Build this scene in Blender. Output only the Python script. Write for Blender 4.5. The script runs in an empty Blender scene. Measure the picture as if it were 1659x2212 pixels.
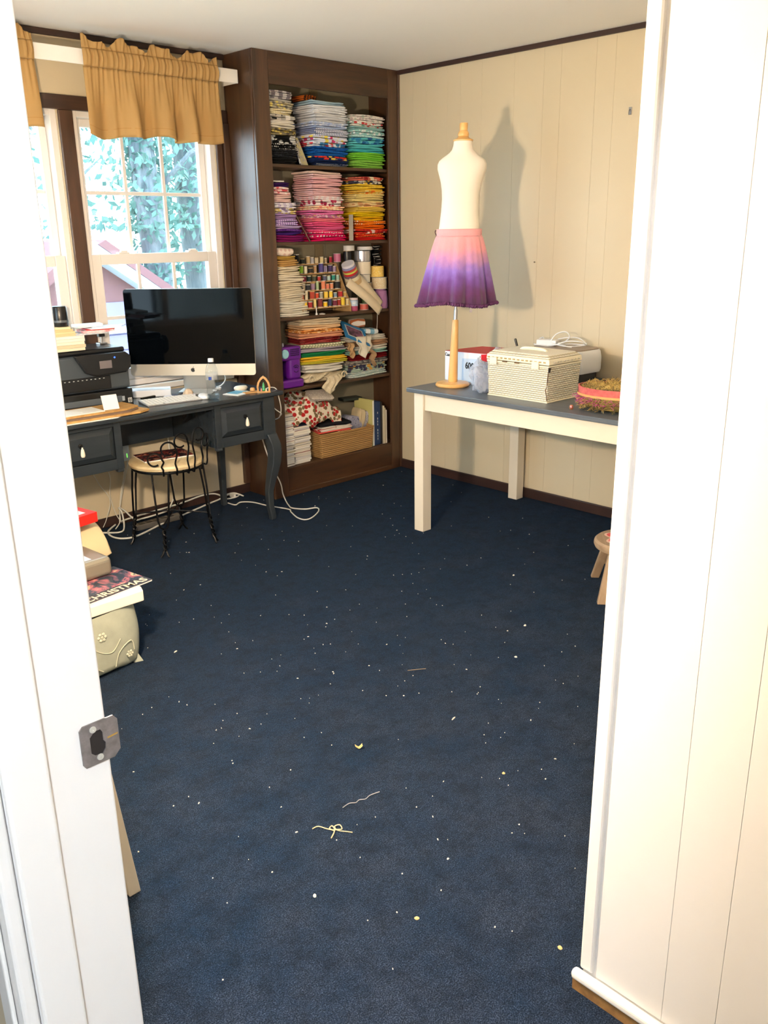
import bpy, math, random
from mathutils import Vector, Matrix
R = math.radians
scene = bpy.context.scene
COL = scene.collection

# ---------------------------------------------------------------- camera
cam_d = bpy.data.cameras.new('camera')
cam_d.sensor_fit = 'VERTICAL'; cam_d.sensor_height = 24.0
cam_d.lens = 24.0 * 1873.86 / 2212.0
cam_d.clip_start = 0.02
cam = bpy.data.objects.new('camera', cam_d); COL.objects.link(cam)
cam.matrix_world = Matrix(((0.718758, 0.222419, -0.658723, -4.0037),
                           (-0.695120, 0.210834, -0.687283, -4.0050),
                           (-0.013984, 0.951882, 0.306147, 1.49378),
                           (0, 0, 0, 1)))
scene.camera = cam

# ---------------------------------------------------------------- world, light, exposure
EXPOSURE = 0.0
scene.view_settings.view_transform = 'Standard'
scene.view_settings.look = 'None'
scene.view_settings.exposure = EXPOSURE
scene.view_settings.gamma = 1.0
scene.view_settings.use_curve_mapping = False
world = bpy.data.worlds.new('overcast_sky'); scene.world = world
world.use_nodes = True
bg = world.node_tree.nodes['Background']
bg.inputs['Color'].default_value = (0.82, 0.92, 1.0, 1)
bg.inputs['Strength'].default_value = 12.0
scene.cycles.use_denoising = True
scene.cycles.use_adaptive_sampling = True
scene.cycles.adaptive_threshold = 0.15
scene.cycles.adaptive_min_samples = 16
scene.cycles.max_bounces = 6
scene.cycles.diffuse_bounces = 3
scene.cycles.glossy_bounces = 3
scene.cycles.transparent_max_bounces = 12
scene.cycles.caustics_reflective = False
scene.cycles.caustics_refractive = False
scene.cycles.sample_clamp_indirect = 6.0
def area_light(name, loc, rot, sx, sy, power, col, portal=False):
    d = bpy.data.lights.new(name, 'AREA'); d.shape = 'RECTANGLE'; d.size = sx; d.size_y = sy
    d.energy = power; d.color = col
    if portal: d.cycles.is_portal = True
    o = bpy.data.objects.new(name, d); COL.objects.link(o); o.location = loc; o.rotation_euler = rot
    return o
for k, xc in enumerate((-1.54, -2.415)):
    area_light('window_portal', (xc, 0.42, 1.40), (R(-90), 0, 0), 0.80, 1.36, 1.0, (1, 1, 1), True)
area_light('window_portal', (-3.70, -.95, 1.42), (0, R(-90), 0), 1.10, 1.3, 1.0, (1, 1, 1), True)  # portal of the added left-wall window
LAMP_POWER = 1850.0        # warm globe lamp standing behind the left door jamb
HALL_POWER = 420.0        # unseen ceiling light added in the hall behind the camera

# ---------------------------------------------------------------- helpers
def lin(c):
    o = []
    for v in c[:3]:
        v = v / 255.0
        o.append(v / 12.92 if v <= 0.04045 else ((v + 0.055) / 1.055) ** 2.4)
    return (o[0], o[1], o[2], 1.0)
MATS = {}
class NT:
    def __init__(s, name):
        s.m = bpy.data.materials.new(name); s.m.use_nodes = True
        s.t = s.m.node_tree; s.b = s.t.nodes['Principled BSDF']; s.out = s.t.nodes['Material Output']
    def n(s, typ, **kw):
        nd = s.t.nodes.new(typ)
        for k, v in kw.items():
            if k.startswith('i_'): nd.inputs[k[2:].replace('_', ' ')].default_value = v
            else: setattr(nd, k, v)
        return nd
    def l(s, a, b): s.t.links.new(a, b)
    def coord(s, scale=(1, 1, 1), rot=(0, 0, 0), kind='Object'):
        tc = s.n('ShaderNodeTexCoord'); mp = s.n('ShaderNodeMapping')
        mp.inputs['Scale'].default_value = scale; mp.inputs['Rotation'].default_value = rot
        s.l(tc.outputs[kind], mp.inputs['Vector']); return mp.outputs['Vector']
    def noise(s, vec, scale, detail=3, rough=.5, dist=0):
        nd = s.n('ShaderNodeTexNoise'); nd.inputs['Scale'].default_value = scale
        nd.inputs['Detail'].default_value = detail; nd.inputs['Roughness'].default_value = rough
        nd.inputs['Distortion'].default_value = dist
        s.l(vec, nd.inputs['Vector']); return nd.outputs['Fac']
    def ramp(s, fac, stops, interp='LINEAR'):
        r = s.n('ShaderNodeValToRGB'); r.color_ramp.interpolation = interp
        el = r.color_ramp.elements
        while len(el) < len(stops): el.new(0.5)
        for e, (p, c) in zip(el, stops):
            e.position = p; e.color = c if len(c) == 4 and max(c) <= 1.0 else lin(c)
        s.l(fac, r.inputs['Fac']); return r.outputs['Color']
    def mix(s, fac, a, b):
        m = s.n('ShaderNodeMix', data_type='RGBA')
        if isinstance(fac, (int, float)): m.inputs[0].default_value = fac
        else: s.l(fac, m.inputs[0])
        for i, v in ((6, a), (7, b)):
            if isinstance(v, tuple): m.inputs[i].default_value = v
            else: s.l(v, m.inputs[i])
        return m.outputs[2]
    def math(s, op, a, b=None, clamp=False):
        m = s.n('ShaderNodeMath', operation=op); m.use_clamp = clamp
        for i, v in ((0, a), (1, b)):
            if v is None: continue
            if isinstance(v, (int, float)): m.inputs[i].default_value = v
            else: s.l(v, m.inputs[i])
        return m.outputs[0]
    def bump(s, h, strength, dist=0.01):
        b = s.n('ShaderNodeBump'); b.inputs['Strength'].default_value = strength
        b.inputs['Distance'].default_value = dist
        s.l(h, b.inputs['Height']); s.l(b.outputs['Normal'], s.b.inputs['Normal'])
    def col(s, c):
        if isinstance(c, tuple): s.b.inputs['Base Color'].default_value = c
        else: s.l(c, s.b.inputs['Base Color'])
W3 = (1.0, 1.0, 1.0, 1.0); B3 = (0.0, 0.0, 0.0, 1.0)

def M(name, c, rough=.55, metal=0.0, var=None, bump=None, spec=None, coat=0, sheen=0, trans=0, alpha=1, emit=None):
    if name in MATS: return MATS[name]
    t = NT(name); base = lin(c)
    t.b.inputs['Roughness'].default_value = rough; t.b.inputs['Metallic'].default_value = metal
    if spec is not None: t.b.inputs['Specular IOR Level'].default_value = spec
    if coat: t.b.inputs['Coat Weight'].default_value = coat
    if sheen: t.b.inputs['Sheen Weight'].default_value = sheen
    if trans: t.b.inputs['Transmission Weight'].default_value = trans
    if alpha < 1: t.b.inputs['Alpha'].default_value = alpha
    if emit:
        t.b.inputs['Emission Color'].default_value = lin(emit[0]); t.b.inputs['Emission Strength'].default_value = emit[1]
    t.col(base)
    if var:
        v = t.coord(); f = t.noise(v, var[0], 4, .6)
        t.col(t.mix(t.ramp(f, [(.35, B3), (.65, W3)]), base, lin(var[1])))
    if bump:
        v = t.coord(); t.bump(t.noise(v, bump[0], 4, .6), bump[1], bump[2] if len(bump) > 2 else .01)
    MATS[name] = t.m; return t.m

def wood(name, c1, c2, axis='Z', scale=1.0, rough=.45, knots=True, coat=.0):
    if name in MATS: return MATS[name]
    t = NT(name)
    sc = {'X': (1.2, 14, 14), 'Y': (14, 1.2, 14), 'Z': (14, 14, 1.2)}[axis]
    v = t.coord(tuple(a * scale for a in sc))
    g = t.noise(v, 1.6, 6, .6, .8)
    c = t.ramp(g, [(.25, lin(c1)), (.75, lin(c2))])
    if knots:
        vk = t.coord({'X': (1.3, 5, 5), 'Y': (5, 1.3, 5), 'Z': (5, 5, 1.8)}[axis])
        vo = t.n('ShaderNodeTexVoronoi'); vo.inputs['Scale'].default_value = 1.0; t.l(vk, vo.inputs['Vector'])
        k = t.ramp(vo.outputs['Distance'], [(.03, W3), (.10, B3)])
        c = t.mix(k, c, lin(tuple(int(x * .35) for x in c1)))
    t.col(c); t.b.inputs['Roughness'].default_value = rough
    if coat: t.b.inputs['Coat Weight'].default_value = coat; t.b.inputs['Coat Roughness'].default_value = .34
    t.bump(g, .08, .004)
    MATS[name] = t.m; return t.m

def fab(kind, c1, c2=None, c3=None, sc=1.0):
    key = 'fabric_%s_%s_%s_%s_%s' % (kind, c1, c2, c3, sc)
    if key in MATS: return MATS[key]
    t = NT('fabric_' + kind); a = lin(c1); b = lin(c2 or c1); d = lin(c3 or c2 or c1)
    t.b.inputs['Roughness'].default_value = .9
    t.b.inputs['Specular IOR Level'].default_value = .15
    v = t.coord(); out = a
    if kind == 'solid':
        out = t.mix(t.noise(v, 22, 3), a, lin(tuple(int(x * .84) for x in c1)))
    elif kind in ('dots', 'floral', 'print'):
        s = {'dots': 70, 'floral': 45, 'print': 30}[kind] * sc
        vo = t.n('ShaderNodeTexVoronoi'); vo.inputs['Scale'].default_value = s
        vo.inputs['Randomness'].default_value = .25 if kind == 'dots' else 1.0
        t.l(v, vo.inputs['Vector'])
        if kind == 'dots':
            out = t.mix(t.ramp(vo.outputs['Distance'], [(.28, W3), (.33, B3)]), a, b)
        else:
            wn = t.n('ShaderNodeSeparateColor'); t.l(vo.outputs['Color'], wn.inputs[0])
            pick = t.mix(t.ramp(wn.outputs[0], [(.49, B3), (.51, W3)]), b, d)
            th = (.40, .5) if kind == 'floral' else (.48, .56)
            out = t.mix(t.ramp(vo.outputs['Distance'], [(th[0], W3), (th[1], B3)]), a, pick)
    elif kind in ('stripe', 'gingham', 'band'):
        sp = t.n('ShaderNodeSeparateXYZ'); t.l(v, sp.inputs[0])
        def sq(o, f): return t.math('GREATER_THAN', t.math('SINE', t.math('MULTIPLY', o, f)), 0.0)
        if kind == 'stripe': out = t.mix(sq(sp.outputs[0], 520 * sc), a, b)
        elif kind == 'band': out = t.mix(sq(sp.outputs[1], 260 * sc), a, b)
        else:
            s1 = sq(sp.outputs[0], 200 * sc); s2 = sq(sp.outputs[1], 200 * sc)
            out = t.mix(t.math('MULTIPLY', t.math('ADD', s1, s2), .5), a, b)
    elif kind == 'mottle':
        out = t.ramp(t.noise(v, 60 * sc, 4, .7), [(.35, a), (.5, b), (.65, d)])
    t.col(out)
    t.bump(t.noise(v, 260, 2), .15, .002)
    MATS[key] = t.m; return t.m

class MB:
    """collects geometry; off = point subtracted from every vertex (world -> thing space)"""
    def __init__(s, off=(0, 0, 0)): s.v = []; s.f = []; s.o = Vector(off)
    def av(s, p): s.v.append(tuple(Vector(p) - s.o)); return len(s.v) - 1
    def box(s, x0, y0, z0, x1, y1, z1):
        i = len(s.v)
        for z in (z0, z1):
            for x, y in ((x0, y0), (x1, y0), (x1, y1), (x0, y1)): s.av((x, y, z))
        s.f += [(i, i + 3, i + 2, i + 1), (i + 4, i + 5, i + 6, i + 7), (i, i + 1, i + 5, i + 4), (i + 1, i + 2, i + 6, i + 5), (i + 2, i + 3, i + 7, i + 6), (i + 3, i, i + 4, i + 7)]
        return s
    def hexa(s, p8):
        i = len(s.v)
        for p in p8: s.av(p)
        s.f += [(i, i + 3, i + 2, i + 1), (i + 4, i + 5, i + 6, i + 7), (i, i + 1, i + 5, i + 4), (i + 1, i + 2, i + 6, i + 5), (i + 2, i + 3, i + 7, i + 6), (i + 3, i, i + 4, i + 7)]
        return s
    def prism(s, poly, axis, a, b):
        n = len(poly); i = len(s.v)
        for t in (a, b):
            for p, q in poly:
                s.av({'X': (t, p, q), 'Y': (p, t, q), 'Z': (p, q, t)}[axis])
        s.f.append(tuple(range(i + n - 1, i - 1, -1))); s.f.append(tuple(range(i + n, i + 2 * n)))
        for k in range(n): s.f.append((i + k, i + (k + 1) % n, i + n + (k + 1) % n, i + n + k))
        return s
    def loft(s, rings, cap=True, closed=True):
        n = len(rings[0]); i = len(s.v)
        for r in rings:
            for p in r: s.av(p)
        for k in range(len(rings) - 1):
            for j in range(n if closed else n - 1):
                a = i + k * n + j; b = i + k * n + (j + 1) % n
                s.f.append((a, b, b + n, a + n))
        if cap:
            s.f.append(tuple(range(i + n - 1, i - 1, -1)))
            m = i + (len(rings) - 1) * n; s.f.append(tuple(range(m, m + n)))
        return s
    def lathe(s, prof, n=16, c=(0, 0, 0)):
        rings = [[(c[0] + r * math.cos(2 * math.pi * k / n), c[1] + r * math.sin(2 * math.pi * k / n), c[2] + z) for k in range(n)] for r, z in prof]
        return s.loft(rings)
    def tube(s, pts, r, n=6, rfun=None):
        pts = [Vector(p) for p in pts]; rings = []; up = Vector((0, 0, 1))
        prev = None
        for k, p in enumerate(pts):
            d = (pts[min(k + 1, len(pts) - 1)] - pts[max(k - 1, 0)])
            if d.length < 1e-9: d = Vector((0, 0, 1))
            d.normalize()
            if prev is None:
                a = d.cross(up) if abs(d.dot(up)) < .95 else d.cross(Vector((1, 0, 0)))
            else:
                a = prev - d * prev.dot(d)
            a.normalize(); prev = a; b = d.cross(a)
            rr = rfun(k / (len(pts) - 1)) if rfun else r
            rings.append([tuple(p + a * (rr * math.cos(2 * math.pi * j / n)) + b * (rr * math.sin(2 * math.pi * j / n))) for j in range(n)])
        return s.loft(rings)
    def grid(s, nu, nv, fn):
        i = len(s.v)
        for a in range(nu + 1):
            for b in range(nv + 1): s.av(fn(a / nu, b / nv))
        for a in range(nu):
            for b in range(nv):
                k = i + a * (nv + 1) + b
                s.f.append((k, k + nv + 1, k + nv + 2, k + 1))
        return s
    def mesh(s, name, smooth=False, ang=38):
        me = bpy.data.meshes.new(name); me.from_pydata(s.v, [], s.f); me.validate(); me.update()
        if smooth:
            for p in me.polygons: p.use_smooth = True
            me.set_sharp_from_angle(angle=R(ang))
        return me
    def build(s, name, mat, parent=None, smooth=False, bevel=0, seg=2, solid=0, sub=0, ang=38):
        o = bpy.data.objects.new(name, s.mesh(name, smooth, ang)); COL.objects.link(o)
        if mat: o.data.materials.append(mat)
        if parent is not None: o.parent = parent
        if solid:
            m = o.modifiers.new('solid', 'SOLIDIFY'); m.thickness = solid; m.offset = 0
        if bevel:
            m = o.modifiers.new('bevel', 'BEVEL'); m.width = bevel; m.segments = seg; m.limit_method = 'ANGLE'; m.angle_limit = R(40)
        if sub:
            m = o.modifiers.new('sub', 'SUBSURF'); m.levels = sub; m.render_levels = sub
        return o
def tag(o, label=None, cat=None, group=None, kind=None):
    if label: o['label'] = label
    if cat: o['category'] = cat
    if group: o['group'] = group
    if kind: o['kind'] = kind
    return o
def thing(name, label, cat, loc=(0, 0, 0), rotz=0, group=None, rot=None):
    o = bpy.data.objects.new(name, None); COL.objects.link(o); o.empty_display_size = .05
    o.location = loc; o.rotation_euler = rot or (0, 0, rotz)
    return tag(o, label, cat, group)
def solo(name, label, cat, mb, mat, loc=(0, 0, 0), rotz=0, group=None, rot=None, **kw):
    o = mb.build(name, mat, None, **kw); o.location = loc; o.rotation_euler = rot or (0, 0, rotz)
    return tag(o, label, cat, group)
def struct(name, mb, mat, **kw):
    o = mb.build(name, mat, None, **kw); o['kind'] = 'structure'; return o
def smooth_path(pts, n=6):
    P = [Vector(p) for p in pts]; out = []
    for i in range(len(P) - 1):
        p0 = P[max(i - 1, 0)]; p1 = P[i]; p2 = P[i + 1]; p3 = P[min(i + 2, len(P) - 1)]
        for k in range(n):
            t = k / n
            out.append(0.5 * ((2 * p1) + (p2 - p0) * t + (2 * p0 - 5 * p1 + 4 * p2 - p3) * t * t + (3 * p1 - p0 - 3 * p2 + p3) * t ** 3))
    out.append(P[-1]); return [tuple(p) for p in out]
def text_mesh(txt, size, extr=.0004, shear=0, bold=0):
    cu = bpy.data.curves.new('lettering', 'FONT'); cu.body = txt; cu.size = size; cu.extrude = extr; cu.shear = shear; cu.offset = bold
    cu.align_x = 'CENTER'; cu.align_y = 'CENTER'; cu.resolution_u = 3
    ob = bpy.data.objects.new('lettering', cu); COL.objects.link(ob)
    dg = bpy.context.evaluated_depsgraph_get(); dg.update()
    me = bpy.data.meshes.new_from_object(ob.evaluated_get(dg))
    bpy.data.objects.remove(ob); return me
def lettering(name, txt, size, mat, parent, loc, rot, **kw):
    me = text_mesh(txt, size, **kw); me.materials.clear(); me.materials.append(mat)
    o = bpy.data.objects.new(name, me); COL.objects.link(o); o.parent = parent; o.location = loc; o.rotation_euler = rot
    return o
def ordinal(i): return ['first', 'second', 'third', 'fourth', 'fifth', 'sixth', 'seventh', 'eighth', 'ninth', 'tenth', 'eleventh', 'twelfth', 'thirteenth', 'fourteenth', 'fifteenth', 'sixteenth', 'seventeenth', 'eighteenth'][i]

# ---------------------------------------------------------------- materials
def paint_mat(name, c, rough=.5, marks=.05):
    t = NT(name); v = t.coord()
    f = t.noise(v, 3.0, 4, .6)
    t.col(t.mix(t.math('MULTIPLY', f, marks * 2), lin(c), lin(tuple(int(x * .86) for x in c))))
    t.b.inputs['Roughness'].default_value = rough
    t.bump(t.noise(v, 90, 3), .05, .003); return t.m
m_wall = paint_mat('tan_wall_paint', (216, 201, 170), .42)
m_near = paint_mat('cream_entry_paint', (240, 237, 231), .4)
m_trimw = paint_mat('white_gloss_trim_paint', (246, 243, 236), .32, .12)
m_ceil = paint_mat('ceiling_paint', (244, 243, 240), .8)
m_wood = wood('stained_pine', (44, 27, 17), (88, 58, 34), 'Z', 1.0, .42, True, .5)
m_woodx = wood('stained_pine_along', (44, 28, 18), (84, 56, 33), 'X', 1.0, .42, True, .25)
m_woody = wood('stained_pine_depth', (52, 35, 26), (92, 66, 52), 'Y', 1.0, .5, False)
m_dark = wood('dark_stained_trim', (36, 22, 20), (62, 40, 33), 'X', 1.0, .5, False)
m_darky = wood('dark_stained_trim_side', (36, 22, 20), (62, 40, 33), 'Y', 1.0, .5, False)
m_vinyl = M('white_vinyl', (240, 233, 226), .35)
m_white = M('white_plastic', (240, 240, 240), .35)
m_black = M('black_plastic', (14, 15, 17), .35)
m_paper = M('paper_white', (238, 236, 228), .8)
m_steel = M('brushed_steel', (170, 170, 172), .3, 1.0)
m_cable = M('white_cable', (226, 224, 214), .45)

def carpet():
    t = NT('navy_carpet'); v = t.coord()
    big = t.noise(v, 1.6, 5, .65); fine = t.noise(v, 330, 3, .8); mid = t.noise(v, 85, 4, .75)
    c = t.ramp(big, [(.3, (2, 28, 52)), (.5, (7, 36, 63)), (.7, (24, 41, 64))])
    c2 = t.ramp(fine, [(.38, (1, 9, 19)), (.50, (4, 32, 58)), (.66, (54, 82, 114))])
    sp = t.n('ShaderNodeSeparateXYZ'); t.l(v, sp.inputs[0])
    wear_and_light = t.math('ADD', t.math('MULTIPLY', t.math('ADD', sp.outputs[1], 1.5), -.42), t.math('MULTIPLY', t.math('SUBTRACT', t.noise(v, 4.5, 5, .7), .5), 2.2), True)
    c = t.mix(.6, c, c2)
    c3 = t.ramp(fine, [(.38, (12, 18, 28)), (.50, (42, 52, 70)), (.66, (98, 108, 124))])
    c = t.mix(t.math('MULTIPLY', wear_and_light, .62), c, c3)  # entry side greyed and lightened: traffic wear plus hall light put into colour
    blot = t.noise(v, 16, 4, .7); c = t.mix(t.ramp(blot, [(.34, (.5, .5, .5, 1)), (.55, B3)]), c, lin((4, 14, 28)))
    c = t.mix(t.ramp(mid, [(.34, (.5, .5, .5, 1)), (.55, B3)]), c, lin((2, 9, 20)))
    t.col(c); t.b.inputs['Roughness'].default_value = 1.0; t.b.inputs['Specular IOR Level'].default_value = .03
    t.b.inputs['Sheen Weight'].default_value = .03; t.b.inputs['Sheen Roughness'].default_value = .6
    h = t.math('ADD', fine, t.math('MULTIPLY', mid, .7))
    t.bump(h, .8, .006); return t.m
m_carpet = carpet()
def glass_mat(name, tint=(235, 245, 250), refl=.06):
    t = NT(name); tr = t.n('ShaderNodeBsdfTransparent'); tr.inputs[0].default_value = lin(tint)
    gl = t.n('ShaderNodeBsdfGlossy'); gl.inputs['Roughness'].default_value = .02
    lw = t.n('ShaderNodeLayerWeight'); lw.inputs[0].default_value = .5
    fr = t.n('ShaderNodeMath', operation='MULTIPLY_ADD'); fr.inputs[1].default_value = .55; fr.inputs[2].default_value = .04
    pw = t.math('POWER', lw.outputs['Facing'], 4.0); t.l(pw, fr.inputs[0])
    mx = t.n('ShaderNodeMixShader'); t.l(fr.outputs[0], mx.inputs[0]); t.l(tr.outputs[0], mx.inputs[1]); t.l(gl.outputs[0], mx.inputs[2])
    t.l(mx.outputs[0], t.out.inputs[0]); return t.m
m_glass = glass_mat('window_glass')

# ---------------------------------------------------------------- room shell
H = 2.40
YB = 0.249            # window wall face
XL = -3.535           # room face of the wall with the doorway
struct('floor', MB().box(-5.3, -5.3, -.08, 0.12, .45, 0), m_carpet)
struct('ceiling', MB().box(-5.3, -5.3, H, 0.12, .45, H + .1), m_ceil)
W2 = (-1.943, -1.140); W1 = (-2.816, -2.013); WZ = (.735, 2.074)
wb = MB()
y0, y1 = YB, YB + .16
wb.box(-3.7, y0, 0, .12, y1, WZ[0]); wb.box(-3.7, y0, WZ[1], .12, y1, H)
wb.box(-3.7, y0, WZ[0], W1[0], y1, WZ[1]); wb.box(W1[1], y0, WZ[0], W2[0], y1, WZ[1]); wb.box(W2[1], y0, WZ[0], .12, y1, WZ[1])
struct('wall_back', wb, m_wall)
# right wall: backing and separate grooved boards
wr = struct('wall_right', MB().box(-.0035, -5.3, 0, .12, y1, H), m_wall)
gr = [0.0, -.132, -.236, -.40, -.50, -.65, -.872, -1.06, -1.166, -1.37, -1.477, -1.63, -1.80, -1.91, -2.09, -2.20, -2.42, -2.58, -2.69, -2.86, -3.02, -3.13, -3.262]
for a, b in zip(gr, gr[1:]):
    MB().box(-.006, b + .0002, .06, -.0035, a - .0002, 2.378).build('panel', m_wall, wr, bevel=.0007, seg=1)
struct('baseboard_right', MB().prism([(-.006, 0), (-.019, 0), (-.019, .048), (-.014, .057), (-.006, .057)], 'Y', -3.262, -.001) if 0 else MB().box(-.020, -3.262, 0, -.006, -.004, .057), m_darky, bevel=.004)
struct('trim_1', MB().box(-.022, -3.262, 2.377, -.0005, -.001, H), m_darky, bevel=.003)
struct('baseboard_back', MB().box(XL, YB - .014, 0, -1.067, YB - .0005, .054), m_dark, bevel=.004)
struct('trim_2', MB().box(XL, YB - .022, 2.374, -1.067, YB - .0005, H), m_dark, bevel=.003)
# near right block (closet) : wall towards the entry with grooved boards
XN = -2.745; YN = -3.262
wn = struct('wall_near', MB().box(XN + .002, -5.3, 0, .12, YN, H), m_near)
gn = [-3.293, -3.437, -3.538, -3.69, -3.80, -3.96, -4.16, -4.27, -4.45, -4.6, -4.8, -5.0, -5.3]
for a, b in zip(gn, gn[1:]):
    MB().box(XN, b + .0002, .05, XN + .002, a - .0002, H).build('panel', m_near, wn, bevel=.0006, seg=1)
struct('trim_3', MB().box(XN - .004, YN - .024, .052, XN + .02, YN + .006, H), m_trimw, bevel=.005)
bn = struct('baseboard_near', MB().box(XN - .022, -5.3, .030, XN - .001, YN + .016, .052), m_trimw, bevel=.008, seg=3)
m_ply = M('bare_plywood_edge', (150, 112, 62), .7, var=(20, (112, 80, 44)))
MB().box(XN - .014, -5.3, 0, XN - .001, YN + .014, .030).build('bare_wood_strip', m_ply, bn)
# door wall
dw = MB(); YD0, YD1, ZD = -4.0, -2.93, 2.05
dw.box(XL - .14, YD1 + .02, 0, XL, -1.60, H); dw.box(XL - .14, -.30, 0, XL, y0, H); dw.box(XL - .14, -1.60, 0, XL, -.30, .86); dw.box(XL - .14, -1.60, 1.98, XL, -.30, H); dw.box(XL - .14, -5.3, 0, XL, YD0 - .02, H); dw.box(XL - .14, YD0 - .02, ZD + .02, XL, YD1 + .02, H)
struct('wall_left', dw, m_wall)
struct('wall_hall', MB().box(-5.3, -5.3, 0, -5.2, -1.7, H), m_near)
struct('wall_hall_end', MB().box(-5.3, -1.8, 0, XL - .14, -1.7, H), m_near)
struct('wall_entry_end', MB().box(-5.3, -5.3, 0, XN, -5.2, H), m_near)
# door frame
df = tag(bpy.data.objects.new('door_1', None), None, None, None, 'structure'); COL.objects.link(df); df.location = (XL, YD1, 0)
o = df.location
def jamb(y, s):
    MB(o).box(XL - .155, y, 0, XL, y + s * .02, ZD).build('jamb', m_trimw, df, bevel=.004, seg=3)
    MB(o).box(XL - .155, y - s * .013, 0, XL - .093, y, ZD - .013).build('door_stop', m_trimw, df, bevel=.005, seg=3)
    MB(o).box(XL - .180, y - s * .004 + (0 if s > 0 else 0), 0, XL - .156, y + s * .075, ZD + .07).build('casing', m_trimw, df, bevel=.007, seg=3)
    MB(o).box(XL - .188, y + s * .020, 0, XL - .181, y + s * .062, ZD + .055).build('casing_moulding', m_trimw, df, bevel=.003)
jamb(YD1, 1); jamb(YD0, -1)
MB(o).box(XL - .155, YD0, ZD, XL, YD1, ZD + .02).build('head_jamb', m_trimw, df, bevel=.003)
# strike plate with a curved lip and two screws
m_bronze = M('dark_bronze_plate', (132, 126, 124), .5, .35, var=(60, (108, 102, 98)))
sp = MB(o); pz0, pz1 = .769, .836; px0, px1 = -3.577, -3.519; py = YD1 - .0016
def plate_ring(y):
    hole = [(-3.563, .789), (-3.563, .814), (-3.555, .822), (-3.546, .822), (-3.543, .816), (-3.543, .803), (-3.540, .798), (-3.541, .789), (-3.546, .782), (-3.557, .783)]
    return hole
outer = [(px0 + .004, pz0), (px1 - .010, pz0), (px1, pz0 + .010), (px1, pz1 - .008), (px1 - .006, pz1), (px0 + .006, pz1), (px0, pz1 - .006), (px0, pz0 + .006)]
hole = plate_ring(0)
import bmesh
bm = bmesh.new()
def ringv(pts, y): return [bm.verts.new(Vector((a, y, b)) - Vector(o)) for a, b in pts]
ov = ringv(outer, py); hv = ringv(hole, py)
oe = [bm.edges.new((ov[i], ov[(i + 1) % len(ov)])) for i in range(len(ov))]; he = [bm.edges.new((hv[i], hv[(i + 1) % len(hv)])) for i in range(len(hv))]
bmesh.ops.triangle_fill(bm, use_beauty=True, edges=oe + he)
me = bpy.data.meshes.new('strike_plate'); bm.to_mesh(me); bm.free()
pl = bpy.data.objects.new('strike_plate', me); COL.objects.link(pl); pl.parent = df; me.materials.append(m_bronze); pl['label'] = 'dark bronze strike plate'
md = pl.modifiers.new('solid', 'SOLIDIFY'); md.thickness = .0022; md.offset = 0
MB(o).box(-3.566, YD1 - .0006, .779, -3.538, YD1 + .012, .825).build('latch_hole', M('latch_hole_dark', (24, 18, 14), .9), df)
for zz, xx in ((.826, -3.557), (.779, -3.551)):
    MB(pl.location).lathe([(.0001, 0), (.0052, 0), (.0048, .0016), (.0012, .0018), (.0001, .0008)], 12).build('screw', M('screw_zinc', (206, 204, 192), .4, .3), pl).location = Vector((xx, py - .0012, zz)) - Vector(o)
for c in pl.children: c.rotation_euler = (R(90), 0, 0)
MB(o).hexa([(-3.537, py - .0016, .803), (-3.521, py - .0016, .8045), (-3.521, py - .0012, .8045), (-3.537, py - .0012, .803), (-3.537, py - .0016, .8055), (-3.521, py - .0016, .807), (-3.521, py - .0012, .807), (-3.537, py - .0012, .8055)]).build('scratch', M('bare_brass', (196, 160, 84), .4, .6), df)

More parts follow.
